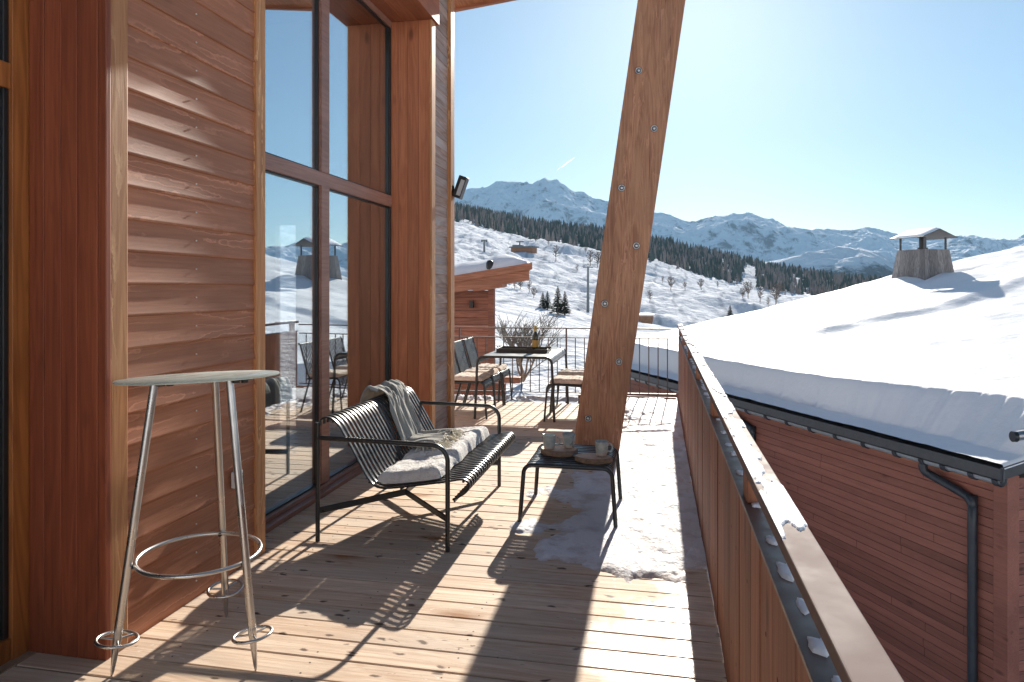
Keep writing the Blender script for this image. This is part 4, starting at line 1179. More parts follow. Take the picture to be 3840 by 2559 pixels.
# chimney clad in grey boards with a little gabled hood
chz = TP * 9.2
chm = thing('chimney', 'grey board clad chimney with small gabled hood on the snowy roof', 'chimney', tuple(NC + Matrix.Rotation(ROT, 3, 'Z') @ (Vector((9.75, -9.2, chz)) * NS_)), ROT)
chm.scale = (NS_,) * 3
def frust(mb, a0, b0_, z0, a1, b1, z1, n=6):
    for (s, ax) in ((-1, 0), (1, 0), (-1, 1), (1, 1)):
        for i in range(n):
            t0, t1 = -1 + 2 * i / n, -1 + 2 * (i + 1) / n - .012
            o = random.uniform(0, .006)
            if ax == 0: vs = [(s * (a0 + o), t0 * b0_, z0), (s * (a0 + o), t1 * b0_, z0), (s * (a1 + o), t1 * b1, z1), (s * (a1 + o), t0 * b1, z1)]
            else: vs = [(t0 * a0, s * (b0_ + o), z0), (t1 * a0, s * (b0_ + o), z0), (t1 * a1, s * (b1 + o), z1), (t0 * a1, s * (b1 + o), z1)]
            mb.add(vs, [(0, 1, 2, 3)])
    mb.add([(-a1, -b1, z1 - .01), (a1, -b1, z1 - .01), (a1, b1, z1 - .01), (-a1, b1, z1 - .01)], [(0, 1, 2, 3)], .5)
    mb.add([(x * .985, y * .985, z) for (a, b, z) in ((a0, b0_, z0), (a1, b1, z1 - .012)) for x, y in ((-a, -b), (a, -b), (a, b), (-a, b))], [(0, 1, 5, 4), (1, 2, 6, 5), (2, 3, 7, 6), (3, 0, 4, 7)], .3)
    return mb
frust(MB(), .66, .62, -.3, .46, .42, 1.27).build('cladding', M['shingle'], chm)
for sx in (-1, 1):
    for sy in (-1, 1):
        MB().box(sx * .40 - .02, sx * .40 + .02, sy * .36 - .02, sy * .36 + .02, 1.25, 1.60).build('hood_post', M['gutter'], chm)
mb = MB(); hw_, hl, t = .60, .56, .02
for s in (-1, 1):
    vs = [(-hl, 0, 1.80), (hl, 0, 1.80), (hl, s * hw_, 1.58), (-hl, s * hw_, 1.58)]
    mb.add(vs + [(a, b, c + t) for a, b, c in vs], [(0, 1, 2, 3), (7, 6, 5, 4), (0, 4, 5, 1), (1, 5, 6, 2), (2, 6, 7, 3), (3, 7, 4, 0)])
mb.build('hood', M['gutter'], chm)
MB().tube([(0, 0, 1.2), (0, 0, 1.62)], .09, 14).tube([(0, 0, 1.30), (0, 0, 1.33)], .13, 14).build('flue', M['black'], chm)
mb = MB()
for s in (-1, 1):
    mb.grid(lambda a, b, s=s: (-hl + 2 * hl * a, s * hw_ * (b * .97), 1.80 - .22 * b + .022 + .045 * min(1, 6 * min(a, 1 - a)) ** .5 * min(1, 5 * (1 - b)) ** .5), 12, 10)
mb.build('hood_snow', M['snow_rail'], chm)
# pale flue end lying in the snow near the eave
vp = thing('vent_pipe', 'pale metal vent pipe poking from the neighbouring roof snow', 'vent', tuple(PD(3800, 1638, 10.1)), ROT - .35)
vp.scale = (NS_,) * 3
MB().tube([(0, -.9, .16), (0, 0, 0)], .052, 18).build('pipe', M['bolt'], vp)
MB().tube([(0, -.03, 0), (0, .012, 0)], .058, 18).build('collar', M['black'], vp)
mb = MB().lathe([(0, 0), (.04, 0)], 12); 

# ================================================================== chalet behind the far railing (left)
D2 = 14.5
la, lb = PD(1560, 1060, D2), PD(2007, 986, D2)
fc = thing('far_chalet', 'reddish board chalet behind the far railing under thick roof snow', 'house', (-3.4, 14.6, -3))
YF = PD(1853, 1200, D2).y; XR = PD(1853, 1200, D2).x
mb = MB(); z = -3
while z < 1.75:
    mb.box(XR - 3.6, XR - .01, YF, YF + .03, z + .004, z + .138); z += .142
kk = (YF + 4) / YF
mb.add([(XR - 3.6, YF + .031, -3), (XR - .005, YF + .031, -3), (XR * kk - .35, YF + 4, -3), (XR - 3.6, YF + 4, -3), (XR - 3.6, YF + .031, 1.3), (XR - .005, YF + .031, 1.3), (XR * kk - .35, YF + 4, 1.3), (XR - 3.6, YF + 4, 1.3)], [(0, 1, 5, 4), (1, 2, 6, 5), (2, 3, 7, 6), (3, 0, 4, 7), (4, 5, 6, 7)], .5, 1)
wbuild(mb, 'wall', [M['chalet'], M['dark']], fc)
wbuild(MB().box(XR - .12, XR, YF - .02, YF + .1, -3, 1.62), 'corner_board', M['chalet'], fc)
def rp(px, py, d=D2 - .5): return PD(px, py, d)
sl_ = .158
xe = rp(2003, 990).x; ze = rp(2003, 990).z; yr = YF - .55
def zr_(x): return ze + sl_ * (x - xe)
def rslab(mb, xa, xb, ya, yb, d0, d1, mi=0):
    sh = lambda x, y: x * y / yr - .03 * (y - yr) if x > xe - .3 else x
    vs = [(sh(x, y), y, zr_(x) + d) for d in (d0, d1) for (x, y) in ((xa, ya), (xb, ya), (xb, yb), (xa, yb))]
    return mb.add(vs, [(0, 1, 2, 3), (7, 6, 5, 4), (0, 4, 5, 1), (1, 5, 6, 2), (2, 6, 7, 3), (3, 7, 4, 0)], None, mi)
mb = rslab(MB(), xe - 5, xe, yr, YF + 4.5, -.10, 0)
r2 = wbuild(mb, 'roof', M['chalet_beam'], fc)
mb = rslab(MB(), xe - 5, xe, yr - .03, yr, -.115, .02); rslab(mb, xe - 5, xe - .06, yr + .015, yr + .05, -.32, -.10)
wbuild(mb, 'fascia', M['chalet_beam'], r2)
mb = MB(); bx = rp(1905, 1065, D2).x
wbuild(rslab(MB(), bx - .6, bx, YF - .5, YF - .05, -.36, -.105), 'bracket_beam', M['chalet_beam'], fc)
wbuild(MB().box(XR - .5, XR - .42, YF - .12, YF - .02, zr_(XR) - .75, zr_(XR) - .6), 'lamp', M['black'], fc)
def fsnow():
    nx, ny = 120, 50
    X, Y = np.meshgrid(np.linspace(xe - 5, xe - .03, nx), np.linspace(yr + .02, YF + 4.4, ny), indexing='ij')
    px = (X - (xe - 5)) / 5
    e = np.minimum(Y - yr - .02, xe - .03 - X)
    T = np.interp(X, [xe - 5, xe - 1.55, xe - 1.0, xe - .75, xe - .35, xe], [.34, .30, .27, .33, .26, .12]) + .06 * (fbm(X * 2, Y * 2, 3) - .5)
    H = T * np.clip(np.clip(e / .55, 0, 1), 0, 1) ** .45
    Z = zr_(X) + .004 + H
    X = X + ((X * Y / yr - .03 * (Y - yr)) - X) * sstep(X, xe - 1.5, xe)
    V = np.stack([X, Y, Z], -1).reshape(-1, 3)
    kind(npmesh('far_roof_snow', V, gridfaces(nx, ny), M['snow_roof']), 'stuff', 'thick rounded snow lying on the far chalet roof')
fsnow()
v = rp(1832, 992, D2 - .55)
tag(MB().lathe([(0, .09), (.05, .08), (.075, .03), (.08, -.1)], 14, jit=.05, seed=2).build('roof_vent', M['black'], loc=None), 'small dark vent cap in the far chalet roof snow', 'vent').location = (v.x, v.y + .12, v.z)
# wooden planter-like balcony front below, just past the railing
bfy = far_y(-2.6) + 1.2
pa, pb = PD(1690, 1430, 10.6), PD(1905, 1430, 10.6)
wb = thing('balcony_front', 'red board balcony front just beyond the far railing', 'balcony', ((pa.x + pb.x) / 2, pa.y + .1, -1))
mb = MB(); z = -1.0
while z < pa.z - .02:
    mb.box(pa.x - 1.2, pb.x, pa.y, pa.y + .03, z + .003, z + .112); z += .116
wbuild(mb, 'boards', M['chalet'], wb)
wbuild(MB().box(pa.x - 1.2, pb.x + .22, pa.y - .04, pa.y + .10, pa.z, pa.z + .085), 'capping_beam', M['chalet_beam'], wb, bevel=.006)

# ================================================================== terrain
PXS = np.array([-2500, 600, 1200, 1700, 1850, 2000, 2150, 2300, 2450, 2600, 2750, 2900, 3050, 3250, 3840, 6000, 12000.])
FB_ = np.array([560, 660, 740, 812, 858, 905, 935, 958, 985, 1035, 1068, 1100, 1118, 1122, 1125, 1120, 1120.])
FTg = np.array([540, 640, 720, 790, 818, 846, 866, 882, 904, 948, 980, 1010, 1040, 1068, 1080, 1075, 1075.])
CR = np.array([1020, 1040, 1050, 1068, 1098, 1128, 1162, 1195, 1215, 1235, 1260, 1280, 1300, 1320, 1340, 1340, 1340.])
def px_of(az):               # azimuth from +Y (rad) -> photo column (monotone, extended)
    r = np.clip(az + TH, R(-75), R(78)); return CX + F * np.tan(r)
def terrain_z(az, r):
    p = px_of(az); cosr = np.cos(np.clip(az + TH, R(-60), R(60)))
    te = lambda yy: (HY - yy) / F * cosr
    fb, ft, cr = (np.interp(p, PXS, q) for q in (FB_, FTg, CR))
    side = sstep(p, 2150, 2700)
    z0 = np.interp(side, [0, 1], [-2.6, -5.6])
    rs = [0, 16, 30, 60, 100, 135, 200, 300, 430, 600, 760, 930, 1050, 1500, 2600, 9000]
    y200 = np.interp(p, PXS, [800, 860, 900, 960, 985, 1015, 1050, 1085, 1100, 1115, 1130, 1150, 1165, 1180, 1190, 1190, 1190.])
    mid = fb + (y200 - fb) * .35
    zs = [z0 - .6, z0, np.minimum(CAMH + 30 * te(np.maximum(cr + 150, 1330)), z0 + 1.2), CAMH + 60 * te(cr + 62), CAMH + 100 * te(cr), CAMH + 135 * te(cr + 9), CAMH + 200 * te(np.maximum(y200 + 22, cr - 70)),
          CAMH + 300 * te(y200 * .75 + fb * .25), CAMH + 430 * te(mid), CAMH + 600 * te(fb), CAMH + 760 * te(fb * .5 + ft * .5), CAMH + 930 * te(ft), CAMH + 1050 * te(ft + 8), CAMH + 1500 * te(ft + 60) - 20, z0 * 0 - 160., z0 * 0 - 160.]
    zs = np.stack([np.broadcast_to(q, p.shape) for q in zs], 0)
    out = np.zeros_like(r); k = np.searchsorted(rs, r, side='right') - 1; k = np.clip(k, 0, len(rs) - 2)
    rs_ = np.array(rs, float); t = (r - rs_[k]) / (rs_[k + 1] - rs_[k])
    idx = np.indices(r.shape)
    g = lambda q: np.take_along_axis(zs, np.clip(q, 0, len(rs) - 1)[None], 0)[0]
    # smooth hermite with finite-difference slopes
    def slope(q):
        a, b = np.clip(q - 1, 0, len(rs) - 1), np.clip(q + 1, 0, len(rs) - 1)
        return (g(b) - g(a)) / np.maximum(rs_[b] - rs_[a], 1e-6)
    h = rs_[k + 1] - rs_[k]; m0, m1 = slope(k) * h, slope(k + 1) * h
    t2, t3 = t * t, t * t * t
    return (2 * t3 - 3 * t2 + 1) * g(k) + (t3 - 2 * t2 + t) * m0 + (-2 * t3 + 3 * t2) * g(k + 1) + (t3 - t2) * m1
def terrain_full(X, Y):
    r = np.hypot(X, Y); az = np.arctan2(X, Y)
    z = terrain_z(az, r)
    a = sstep(r, 40, 140)
    z = z + (fbm(X * .055 + 90, Y * .055 + 20, 5, .55) - .5) * (4.4 * a + .8) + (fbm(X * .013 + 9, Y * .013 + 50, 4) - .5) * 12 * sstep(r, 120, 400) * (1 - .6 * sstep(r, 520, 700))
    z = z + (fbm(X * .03, Y * .05, 4, .5, True) - .6) * 4.6 * sstep(r, 100, 240)
    z = z + (fbm(X * .115 + 5, Y * .09 + 8, 4, .55) - .5) * (2.7 * sstep(r, 45, 130)) * (.35 + 1.1 * fbm(X * .01 + 4, Y * .01, 2))
    return z
AZ0, AZ1 = R(-62), R(84)
def build_terrain():
    na, nr = 760, 420
    A = np.linspace(AZ0, AZ1, na); rr_ = np.concatenate([np.geomspace(9, 1100, nr - 40), np.geomspace(1120, 8500, 40)])
    A, Rr = np.meshgrid(A, rr_, indexing='ij')
    X, Y = Rr * np.sin(A), Rr * np.cos(A)
    Z = terrain_full(X, Y)
    V = np.stack([X, Y, Z], -1).reshape(-1, 3)
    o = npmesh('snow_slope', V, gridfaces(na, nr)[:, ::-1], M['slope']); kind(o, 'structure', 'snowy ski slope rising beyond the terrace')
    # snowy hillside added behind the viewer to bounce sun into the shade
    A, Rr = np.meshgrid(np.linspace(AZ1 - .01, AZ0 + 2 * math.pi + .01, 120), np.geomspace(14, 1200, 70), indexing='ij')
    X, Y = Rr * np.sin(A), Rr * np.cos(A)
    e = sstep(A, AZ1, AZ1 + .35) * sstep(AZ0 + 2 * math.pi - A, 0, .35)
    Z = -6.1 + np.maximum(Rr - 30, 0) * .34 * e * (1 - .25 * sstep(Rr, 300, 1200)) + (fbm(X * .02, Y * .02, 5) - .5) * 14 * sstep(Rr, 40, 200)
    kind(npmesh('fill_hillside', np.stack([X, Y, Z], -1).reshape(-1, 3), gridfaces(120, 70)[:, ::-1], M['snow_fill']), 'structure', 'unseen snowy hillside added behind the terrace as sunlit fill')
    # ground right under and behind the terrace
    V = np.array([(-60, -60, -6.2), (60, -60, -6.2), (60, 20, -6.2), (-60, 20, -6.2)], float)
    kind(npmesh('ground', V, np.array([[0, 1, 2, 3]]), M['snow_fill']), 'structure', 'snowy ground under the houses')
build_terrain()
def zt(x, y): return float(terrain_full(np.array([[x]], float), np.array([[y]], float))[0, 0])

# mountains
def mountain(name, label, ridge, r0, rr, r1, zb, mat, amp, na, nr, freq, a0=AZ0, a1=AZ1, conc=1.25):
    A, T = np.meshgrid(np.linspace(a0, a1, na), np.linspace(0, 1.35, nr), indexing='ij')
    p = px_of(A); cosr = np.cos(np.clip(A + TH, R(-60), R(60)))
    rv = rr * (1 + .10 * (fbm(A * 7 + 3, A * 0 + 1, 3) - .5))
    yy = np.interp(p, [q[0] for q in ridge], [q[1] for q in ridge])
    zr = CAMH + rv * (HY - yy) / F * cosr
    Rr = np.where(T <= 1, r0 + (rv - r0) * T, rv + (r1 - rv) * (T - 1) / .35)
    h = np.where(T <= 1, T ** conc, 1 - (T - 1) / .35 * .8)
    Z = zb + (zr - zb) * h
    X, Y = Rr * np.sin(A), Rr * np.cos(A)
    n1 = fbm(X * freq, Y * freq, 8, .55, True) - .58
    n2 = fbm(X * freq * .45 + 31, Y * freq * .45 + 7, 7, .52, True) - .58
    m = sstep(T, .03, .35) * (1 - .86 * np.exp(-((T - 1) / .055) ** 2))
    Z = Z + (n1 * amp * .75 + n2 * amp) * m
    Z = Z + (fbm(X * freq * 4, Y * freq * 4, 4, .6, True) - .6) * amp * .22 * sstep(T, .1, .5)
    V = np.stack([X, Y, Z], -1).reshape(-1, 3)
    kind(npmesh(name, V, gridfaces(na, nr)[:, ::-1], mat), 'structure', label)
RID = [(-3000, 560), (600, 640), (1200, 700), (1500, 722), (1700, 737), (1738, 719), (1780, 715), (1804, 709), (1825, 713), (1865, 696), (1910, 694), (1957, 691), (1998, 691), (2013, 676), (2028, 674), (2044, 668), (2059, 678), (2080, 681), (2100, 689), (2120, 694), (2156, 719), (2175, 720), (2192, 724), (2222, 737), (2279, 747), (2350, 770), (2457, 796), (2490, 799), (2521, 805), (2585, 821), (2608, 820), (2630, 815), (2665, 806), (2706, 799), (2757, 805), (2785, 803), (2802, 796), (2822, 803), (2846, 812), (2891, 828), (2920, 840), (2948, 859), (3012, 866), (3070, 859), (3130, 860), (3197, 863), (3225, 858), (3255, 855), (3306, 863), (3345, 873), (3382, 885), (3471, 890), (3548, 891), (3575, 882), (3599, 880), (3650, 888), (3700, 900), (3739, 910), (3790, 910), (3840, 894), (4000, 880), (4300, 905), (4700, 850), (5200, 905), (6000, 860), (8000, 850), (14000, 850)]
mountain('mountain', 'blue shaded snowy mountain range on the horizon', RID, 4250, 5600, 8200, 20, M['mount'], 260, 1500, 260, 1 / 900., conc=1.0)
RID2 = [(-3000, 1075), (2400, 1075), (2700, 1010), (2900, 985), (3020, 958), (3090, 938), (3150, 925), (3230, 928), (3300, 952), (3380, 985), (3440, 1012), (3600, 1040), (3840, 1050), (4300, 1000), (4800, 985), (5500, 1000), (8000, 1000), (14000, 1000)]
mountain('wooded_hill', 'darker wooded hill in front of the far mountains', RID2, 2150, 2900, 4000, -170, M['forest_hill'], 90, 900, 160, 1 / 500., conc=1.0)

# ================================================================== forest on the hill
def conifer_arrays(n, layers=3, sides=6):
    pass
def build_forest():
    vs, fs, rn = [], [], []
    n = 0; tries = 0; base = 0
    sides = 6
    rr2 = np.random.default_rng(5)
    P = []
    while len(P) < 10500 and tries < 60000:
        tries += 1
        az = rr2.uniform(R(-17), R(64)); r = math.sqrt(rr2.uniform(560 ** 2, 960 ** 2))
        p = float(px_of(np.array(az)))
        fb = np.interp(p, PXS, FB_)
        x, y = r * math.sin(az), r * math.cos(az)
        # lower edge irregular
        edge = 610 + 55 * (float(fbm(np.array([[x * .02]]), np.array([[y * .02 + 5]]), 3)[0, 0]) - .5) * 2
        if r < edge and rr2.random() > .10: continue
        # ski run cut through the trees
        if 2760 < p < 2850:
            t = (r - 600) / 330.
            if t < .85 and 2772 + 34 * t < p < 2842 - 8 * t: continue
        P.append((x, y, p))
    P = np.array(P)
    Z = terrain_full(P[:, 0][:, None], P[:, 1][:, None])[:, 0]
    for (x, y, p), z in zip(P, Z):
        larch = rr2.random() < (.55 if p < 2700 else .62)
        h = rr2.uniform(6, 13) * (.95 if larch else 1.05); w = h * rr2.uniform(.15, .23) * (1 if larch else 1.1)
        c = rr2.uniform(.52, 1) if larch else rr2.uniform(0, .44)
        ly = 3
        for l in range(ly):
            zb = z + h * (.10 + .27 * l); ztp = z + h * min(1, (.10 + .27 * l) + .46 + .1 * (l == 2)); wl = w * (1 - .27 * l)
            ph = rr2.uniform(0, 6.28)
            vs.append((x, y, ztp))
            for j in range(sides):
                a = ph + 2 * math.pi * j / sides; q = wl * rr2.uniform(.55, 1.15)
                vs.append((x + q * math.cos(a), y + q * math.sin(a), zb - rr2.uniform(0, .06) * h))
            for j in range(sides):
                fs.append((base, base + 1 + j, base + 1 + (j + 1) % sides)); rn.append(min(1, max(0, c + rr2.uniform(-.03, .03))) if not (.45 < c < .5) else c)
            base += sides + 1
    o = npmesh('forest', vs, fs, M['forest'], False, rn)
    kind(o, 'stuff', 'dense mixed larch and spruce forest across the hillside')
build_forest()

# ================================================================== single trees on the slope
def spruce_meshes(seed):
    rj = random.Random(seed); c, t = MB(), MB()
    t.tube([(0, 0, -.3), (0, 0, .5), (0, 0, .98)], [.03, .022, .004], 6)
    lv = 17
    for l in range(lv):
        f = l / (lv - 1); z = .10 + .86 * f; w = .235 * (1 - f) ** .85 + .012; nb_ = int(11 - 5 * f)
        for j in range(nb_):
            a = 2 * math.pi * (j + rj.random() * .7) / nb_; q = w * rj.uniform(.65, 1.15); dz = -.05 - .05 * rj.random() * (1 - f)
            d = Vector((math.cos(a), math.sin(a), 0)); s = Vector((-d.y, d.x, 0)) * q * .26
            b = Vector((0, 0, z + .03)); m_ = b + d * q * .6 + Vector((0, 0, dz * .5)); e = b + d * q + Vector((0, 0, dz))
            c.add([b, m_ + s, e, m_ - s, m_ + Vector((0, 0, -.03))], [(0, 1, 2, 3), (0, 4, 2), (1, 4, 3)], rj.random())
    return c, t
def bare_meshes(seed, wide=.3, lean=.05, nbr=26, stem=.028):
    """leafless tree: trunk, ascending branches in an egg-shaped crown, fine twigs"""
    rj = random.Random(seed); t, c = MB(), MB()
    tr = [Vector((lean * math.sin(3 * i / 6), lean * math.sin(2 * i / 6 + 1) - lean * .84, i / 6 * .97)) for i in range(7)]; tr[0].z = -.06
    t.tube(tr, [stem * (1 - .13 * i) for i in range(7)], 6)
    for k in range(nbr):
        f = .20 + .76 * (k + rj.random()) / nbr; i = min(5, int(f * 6)); b = tr[i].lerp(tr[i + 1], f * 6 - i)
        a = k * 2.4 + rj.uniform(-.4, .4); env = math.sin(math.pi * min(1, (f - .08) / .95)) ** .7
        ln = wide * env * rj.uniform(.75, 1.2) + .03; up = rj.uniform(.25, .8)
        d = Vector((math.cos(a), math.sin(a), up)).normalized(); q = [b]
        for s in range(3):
            d = (d + Vector((rj.uniform(-.2, .2), rj.uniform(-.2, .2), rj.uniform(-.05, .2)))).normalized(); q.append(q[-1] + d * ln / 3)
        r = stem * .55 * (1.1 - f * .5); c.tube(q, [r, r * .85, r * .7, r * .6], 4)
        for m_ in range(7):
            g = rj.uniform(.25, 1); j = min(2, int(g * 3)); p = q[j].lerp(q[j + 1], g * 3 - j)
            e = (d * .6 + Vector((rj.uniform(-1, 1), rj.uniform(-1, 1), rj.uniform(-.3, .8)))).normalized(); l2 = ln * rj.uniform(.25, .5)
            w = p + e * l2 * .5 + Vector((0, 0, l2 * .06)); c.tube([p, w, p + e * l2], [r * .65, r * .6, r * .5], 3)
    return c, t
def tree(name, label, px, py, hpx, d, gen, matc, group=None, src=None):
    p = PD(px, py, d); p.z = zt(p.x, p.y)
    hgt = hpx / F * d
    if src is None:
        r = thing(name, label, 'tree', tuple(p), random.uniform(0, 6), group)
        c, t = gen
        c.build('crown', matc, r, recalc=False); t.build('trunk', M['bark'], r, recalc=False)
    else:
        r = dup(src, tuple(p), random.uniform(0, 6), label)
    wd = 1.45 if name == 'spruce_tree' else 1
    r.scale = (hgt * wd, hgt * wd, hgt)
    return r
def at_image(px, py, lo=40, hi=640):
    """first distance at which this line of sight meets the terrain"""
    ds = np.geomspace(lo, hi, 400); r = ray(px, py)
    e = terrain_full((r[0] * ds)[:, None], (r[1] * ds)[:, None])[:, 0] - (CAMH + r[2] * ds)
    k = np.nonzero(e >= 0)[0]
    if len(k): return float(ds[k[0]])
    return float(ds[np.argmax(e / ds)])
sp1 = tree('spruce_tree', 'tallest twin-topped dark spruce near the middle of the slope', 2092, 1180, 108, at_image(2092, 1180, 60, 240), spruce_meshes(1), M['spruce'], 'dark spruces on the near slope')
sp2 = tree('spruce_tree', 'slim dark spruce close beside the tallest one', 2118, 1182, 92, at_image(2118, 1182, 60, 240), spruce_meshes(2), M['spruce'], 'dark spruces on the near slope')
tree('spruce_tree', 'short dark spruce left of the tall pair, nearest the far chalet', 2036, 1157, 62, at_image(2036, 1157, 60, 240), None, None, src=sp2)
tree('spruce_tree', 'pointed dark spruce second from the far chalet', 2053, 1162, 72, at_image(2053, 1162, 60, 240), None, None, src=sp1)
tree('spruce_tree', 'lone small dark spruce just above the edge of the snowy roof', 2738, 1192, 46, at_image(2738, 1192, 90, 300), None, None, src=sp1)
def shrub_meshes(seed):
    rj = random.Random(seed); t, c = MB(), MB()
    def br(p, d, ln, r, lv):
        pts = [p]; q = p.copy(); dd = d.copy()
        for s in range(3):
            dd = (dd + Vector((rj.uniform(-.25, .25), rj.uniform(-.25, .25), rj.uniform(-.05, .16)))).normalized()
            q = q + dd * ln / 3; pts.append(q.copy())
        (t if lv >= 3 else c).tube(pts, [r, r * .85, r * .7, r * .55], 5 if lv >= 2 else 3)
        if lv > 0:
            for k in range(5 if lv > 1 else 4):
                f = rj.uniform(.3, 1); a = rj.uniform(0, 6.28); i = min(2, int(f * 3)); b = pts[i].lerp(pts[i + 1], f * 3 - i)
                br(b, (dd + Vector((math.cos(a), math.sin(a), rj.uniform(-.1, .7))) * .75).normalized(), ln * rj.uniform(.5, .8), max(.0024, r * .55), lv - 1)
    for k in range(6):
        a = 6.28 * k / 6 + rj.uniform(-.4, .4); s = rj.uniform(.25, .8)
        br(Vector((0, 0, -.08)), Vector((math.cos(a) * s, math.sin(a) * s, 1)).normalized(), .42, .013, 3)
    zmax = max(v[2] for v in c.v)
    for m_ in (t, c): m_.v = [(v[0] / zmax, v[1] / zmax, v[2] / zmax) for v in m_.v]
    return c, t
sh = tree('bare_shrub', 'bushy bare shrub with many fine twigs behind the far railing', 1962, 1400, 255, 24, shrub_meshes(3), M['shrub'])
sh['category'] = 'shrub'; sh.scale = (sh.scale[0] * 1.12, sh.scale[1] * 1.12, sh.scale[2]); sh.location.z = PD(1962, 1400, 24).z - .05
BT = [(2085, 985, 58, 'bare larch with a long shadow in the middle of the slope'), (2515, 1090, 48, 'dark bushy tree to the right of the leaning post'), (2630, 1090, 40, 'small rounded bare tree beside a long shadow line'),
      (2485, 1068, 26, 'tiny bare tree close to the right edge of the leaning post'), (2570, 1085, 26, 'pale thin bare sapling between two darker trees'), (2437, 1138, 44, 'thin bare tree just right of the post above the hut'),
      (2805, 1115, 56, 'bare tree leading the trio below the ski run'), (2850, 1135, 62, 'dark bushy bare tree in the middle of the trio below the ski run'), (2910, 1145, 78, 'tallest bare tree of the trio, beside the snowy roof'),
      (1930, 1085, 44, 'bare tree seen just under the far chalet eave'), (1952, 1086, 40, 'second bare tree under the far chalet eave'), (1985, 1098, 46, 'bare tree right of the far chalet eave tip'),
      (2001, 1118, 40, 'low twiggy bare tree by the slim spruces'), (2215, 1000, 62, 'bushy dark tree left of the leaning post'), (2241, 1004, 58, 'bare tree touching the left edge of the leaning post'),
      (2165, 1022, 30, 'small bare shrub tree halfway down the slope'), (2195, 950, 22, 'tiny tree under the forest edge left of the post'), (1990, 906, 22, 'tiny bare tree just above the lift station'),
      (2008, 912, 20, 'tiny bare tree upper right of the lift station'), (2058, 926, 22, 'small lone bare tree below the forest edge'), (1738, 838, 22, 'low bare bush on the upper piste'), (2880, 1150, 36, 'low bush between the trees beside the snowy roof'),
      (2785, 1122, 40, 'slight sapling left of the trio below the ski run'), (2690, 1080, 24, 'tiny sapling on the right-hand slope')]
bsrc = None
for i, (px, py, h, lb) in enumerate(BT):
    if bsrc is None: bsrc = tree('bare_tree', lb, px, py, h, at_image(px, py), bare_meshes(8, .24, .04, 26, .026), M['twig'], 'bare trees scattered on the slope')
    elif i == 1: bsrc2 = tree('bare_tree', lb, px, py, h, at_image(px, py), bare_meshes(12, .33, .07, 34, .03), M['twig'], 'bare trees scattered on the slope')
    else: tree('bare_tree', lb, px, py, h, at_image(px, py), None, None, src=bsrc if i % 2 else bsrc2)

# ================================================================== lifts and huts on the slope
def onsl(px, py, lo=40, hi=620):
    d = at_image(px, py, lo, hi); p = PD(px, py, d); p.z = zt(p.x, p.y); return p, d
p, d = onsl(2205, 1168, 80, 160); h = 165 / F * d
o = thing('lift_pylon', 'tall grey lift pylon standing left of the leaning post', 'pylon', tuple(p), -TH)
MB().tube([(0, 0, -1), (0, 0, h)], [.32, .2], 10).build('mast', M['lift'], o)
MB().tube([(.25 * math.cos(a), 0, h + .3 + .35 * math.sin(a)) for a in [2 * math.pi * j / 20 for j in range(20)]], .07, 6, closed=True).box(-1.1, 1.1, -.12, .12, h - .15, h + .02).build('crosshead', M['lift'], o)
p, d = onsl(1816, 946, 200, 500); h = 44 / F * d
o = thing('lift_pylon', 'dark T-shaped lift pylon high on the left of the slope', 'pylon', tuple(p), -TH + .3)
MB().tube([(0, 0, -1), (0, 0, h)], [.45, .3], 8).build('mast', M['lift'], o)
MB().box(-h * .27, h * .27, -.3, .3, h - .3, h + .2).box(-h * .27, -h * .12, -.5, .5, h - .8, h - .3).box(h * .12, h * .27, -.5, .5, h - .8, h - .3).build('crossarm', M['lift'], o)
p, d = onsl(1962, 945, 200, 500); s = d / F
o = thing('lift_station', 'dark low lift station with a shadow across the slope', 'building', tuple(p), -TH)
MB().box(-40 * s, 46 * s, -3, 3, -2, 14 * s).build('body', M['hutwood'], o)
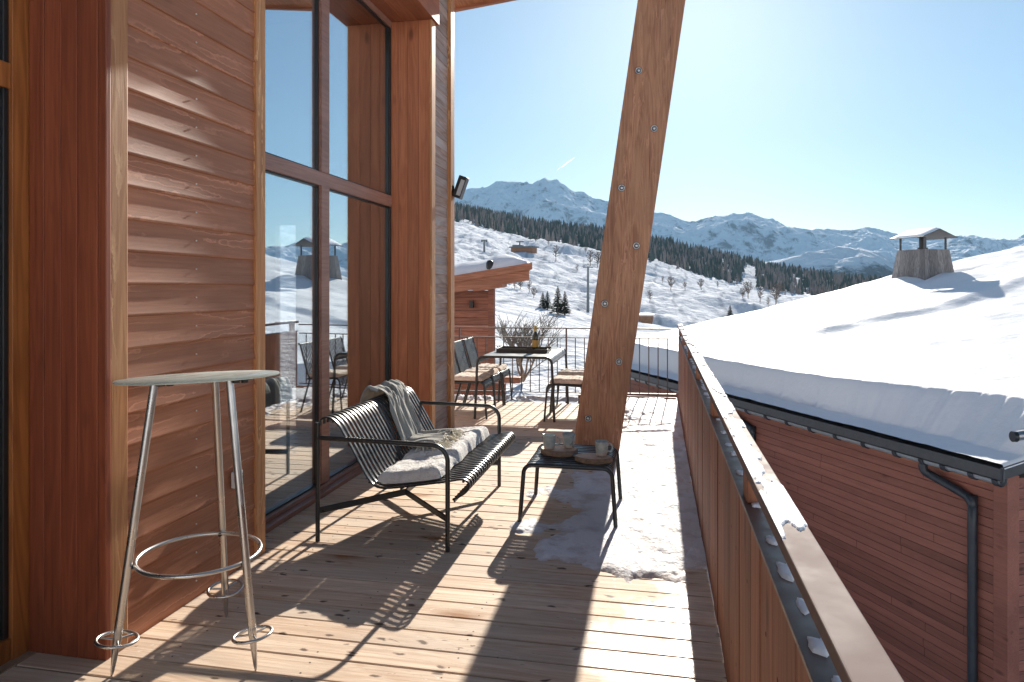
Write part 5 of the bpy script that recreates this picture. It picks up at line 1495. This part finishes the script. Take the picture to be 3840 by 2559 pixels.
MB().box(-44 * s, 52 * s, -4, 4, 14 * s, 19 * s).box(-36 * s, -6 * s, -2.5, 2.5, 19 * s, 25 * s).build('roof', M['lift'], o)
MB().tube([(-14 * s, 0, 14 * s), (-14 * s, 0, 40 * s)], .35, 6).box(-28 * s, 2 * s, -.4, .4, 37 * s, 40 * s).build('lift_mast', M['lift'], o)
p, d = onsl(2422, 1203, 80, 320); s = d / F
o = thing('wooden_hut', 'small brown hut in the snow at the right edge of the post', 'hut', tuple(p), -TH + .12)
MB().box(-24 * s, 26 * s, -1.6, 1.6, -1, 16 * s).build('wall', M['hutwood'], o)
MB().box(-28 * s, 30 * s, -2, 2, 16 * s, 22 * s).build('snow_roof', M['snow_rail'], o, bevel=.15)

# ================================================================== vapour trail and air
a, b = PD(2088, 640, 16000), PD(2156, 590, 16000)
ct = MB().tube([a.lerp(b, t / 10) + Vector((0, 0, 6 * math.sin(t * 1.3))) for t in range(11)], [3, 7, 10, 12, 13, 14, 13, 14, 12, 10, 4], 10).build('vapour_trail', M['cloud'], loc=tuple(a.lerp(b, .5)))
tag(ct, 'short white vapour trail in the sky above the peak', 'vapour trail')
HAZE = 7.0e-5
if HAZE:
    hz = MB().box(-8600, 8600, -200, 8700, -420, 1900).build('haze', [], None)
    m = bpy.data.materials.new('haze'); m.use_nodes = True; n = m.node_tree
    n.nodes.remove(n.nodes['Principled BSDF'])
    pv = n.nodes.new('ShaderNodeVolumePrincipled'); pv.inputs['Color'].default_value = (.42, .70, 1, 1); pv.inputs['Density'].default_value = HAZE; pv.inputs['Anisotropy'].default_value = .0
    n.links.new(pv.outputs[0], n.nodes['Material Output'].inputs['Volume'])
    hz.data.materials.clear(); hz.data.materials.append(m)
    kind(hz, 'stuff', 'thin blue mountain air')

S.cycles.max_bounces = 8; S.cycles.diffuse_bounces = 4; S.cycles.glossy_bounces = 4; S.cycles.transparent_max_bounces = 16; S.cycles.transmission_bounces = 4
S.cycles.volume_bounces = 0
S.cycles.sample_clamp_indirect = 6
S.cycles.use_denoising = True
S.cycles.use_adaptive_sampling = True
S.cycles.adaptive_threshold = .015
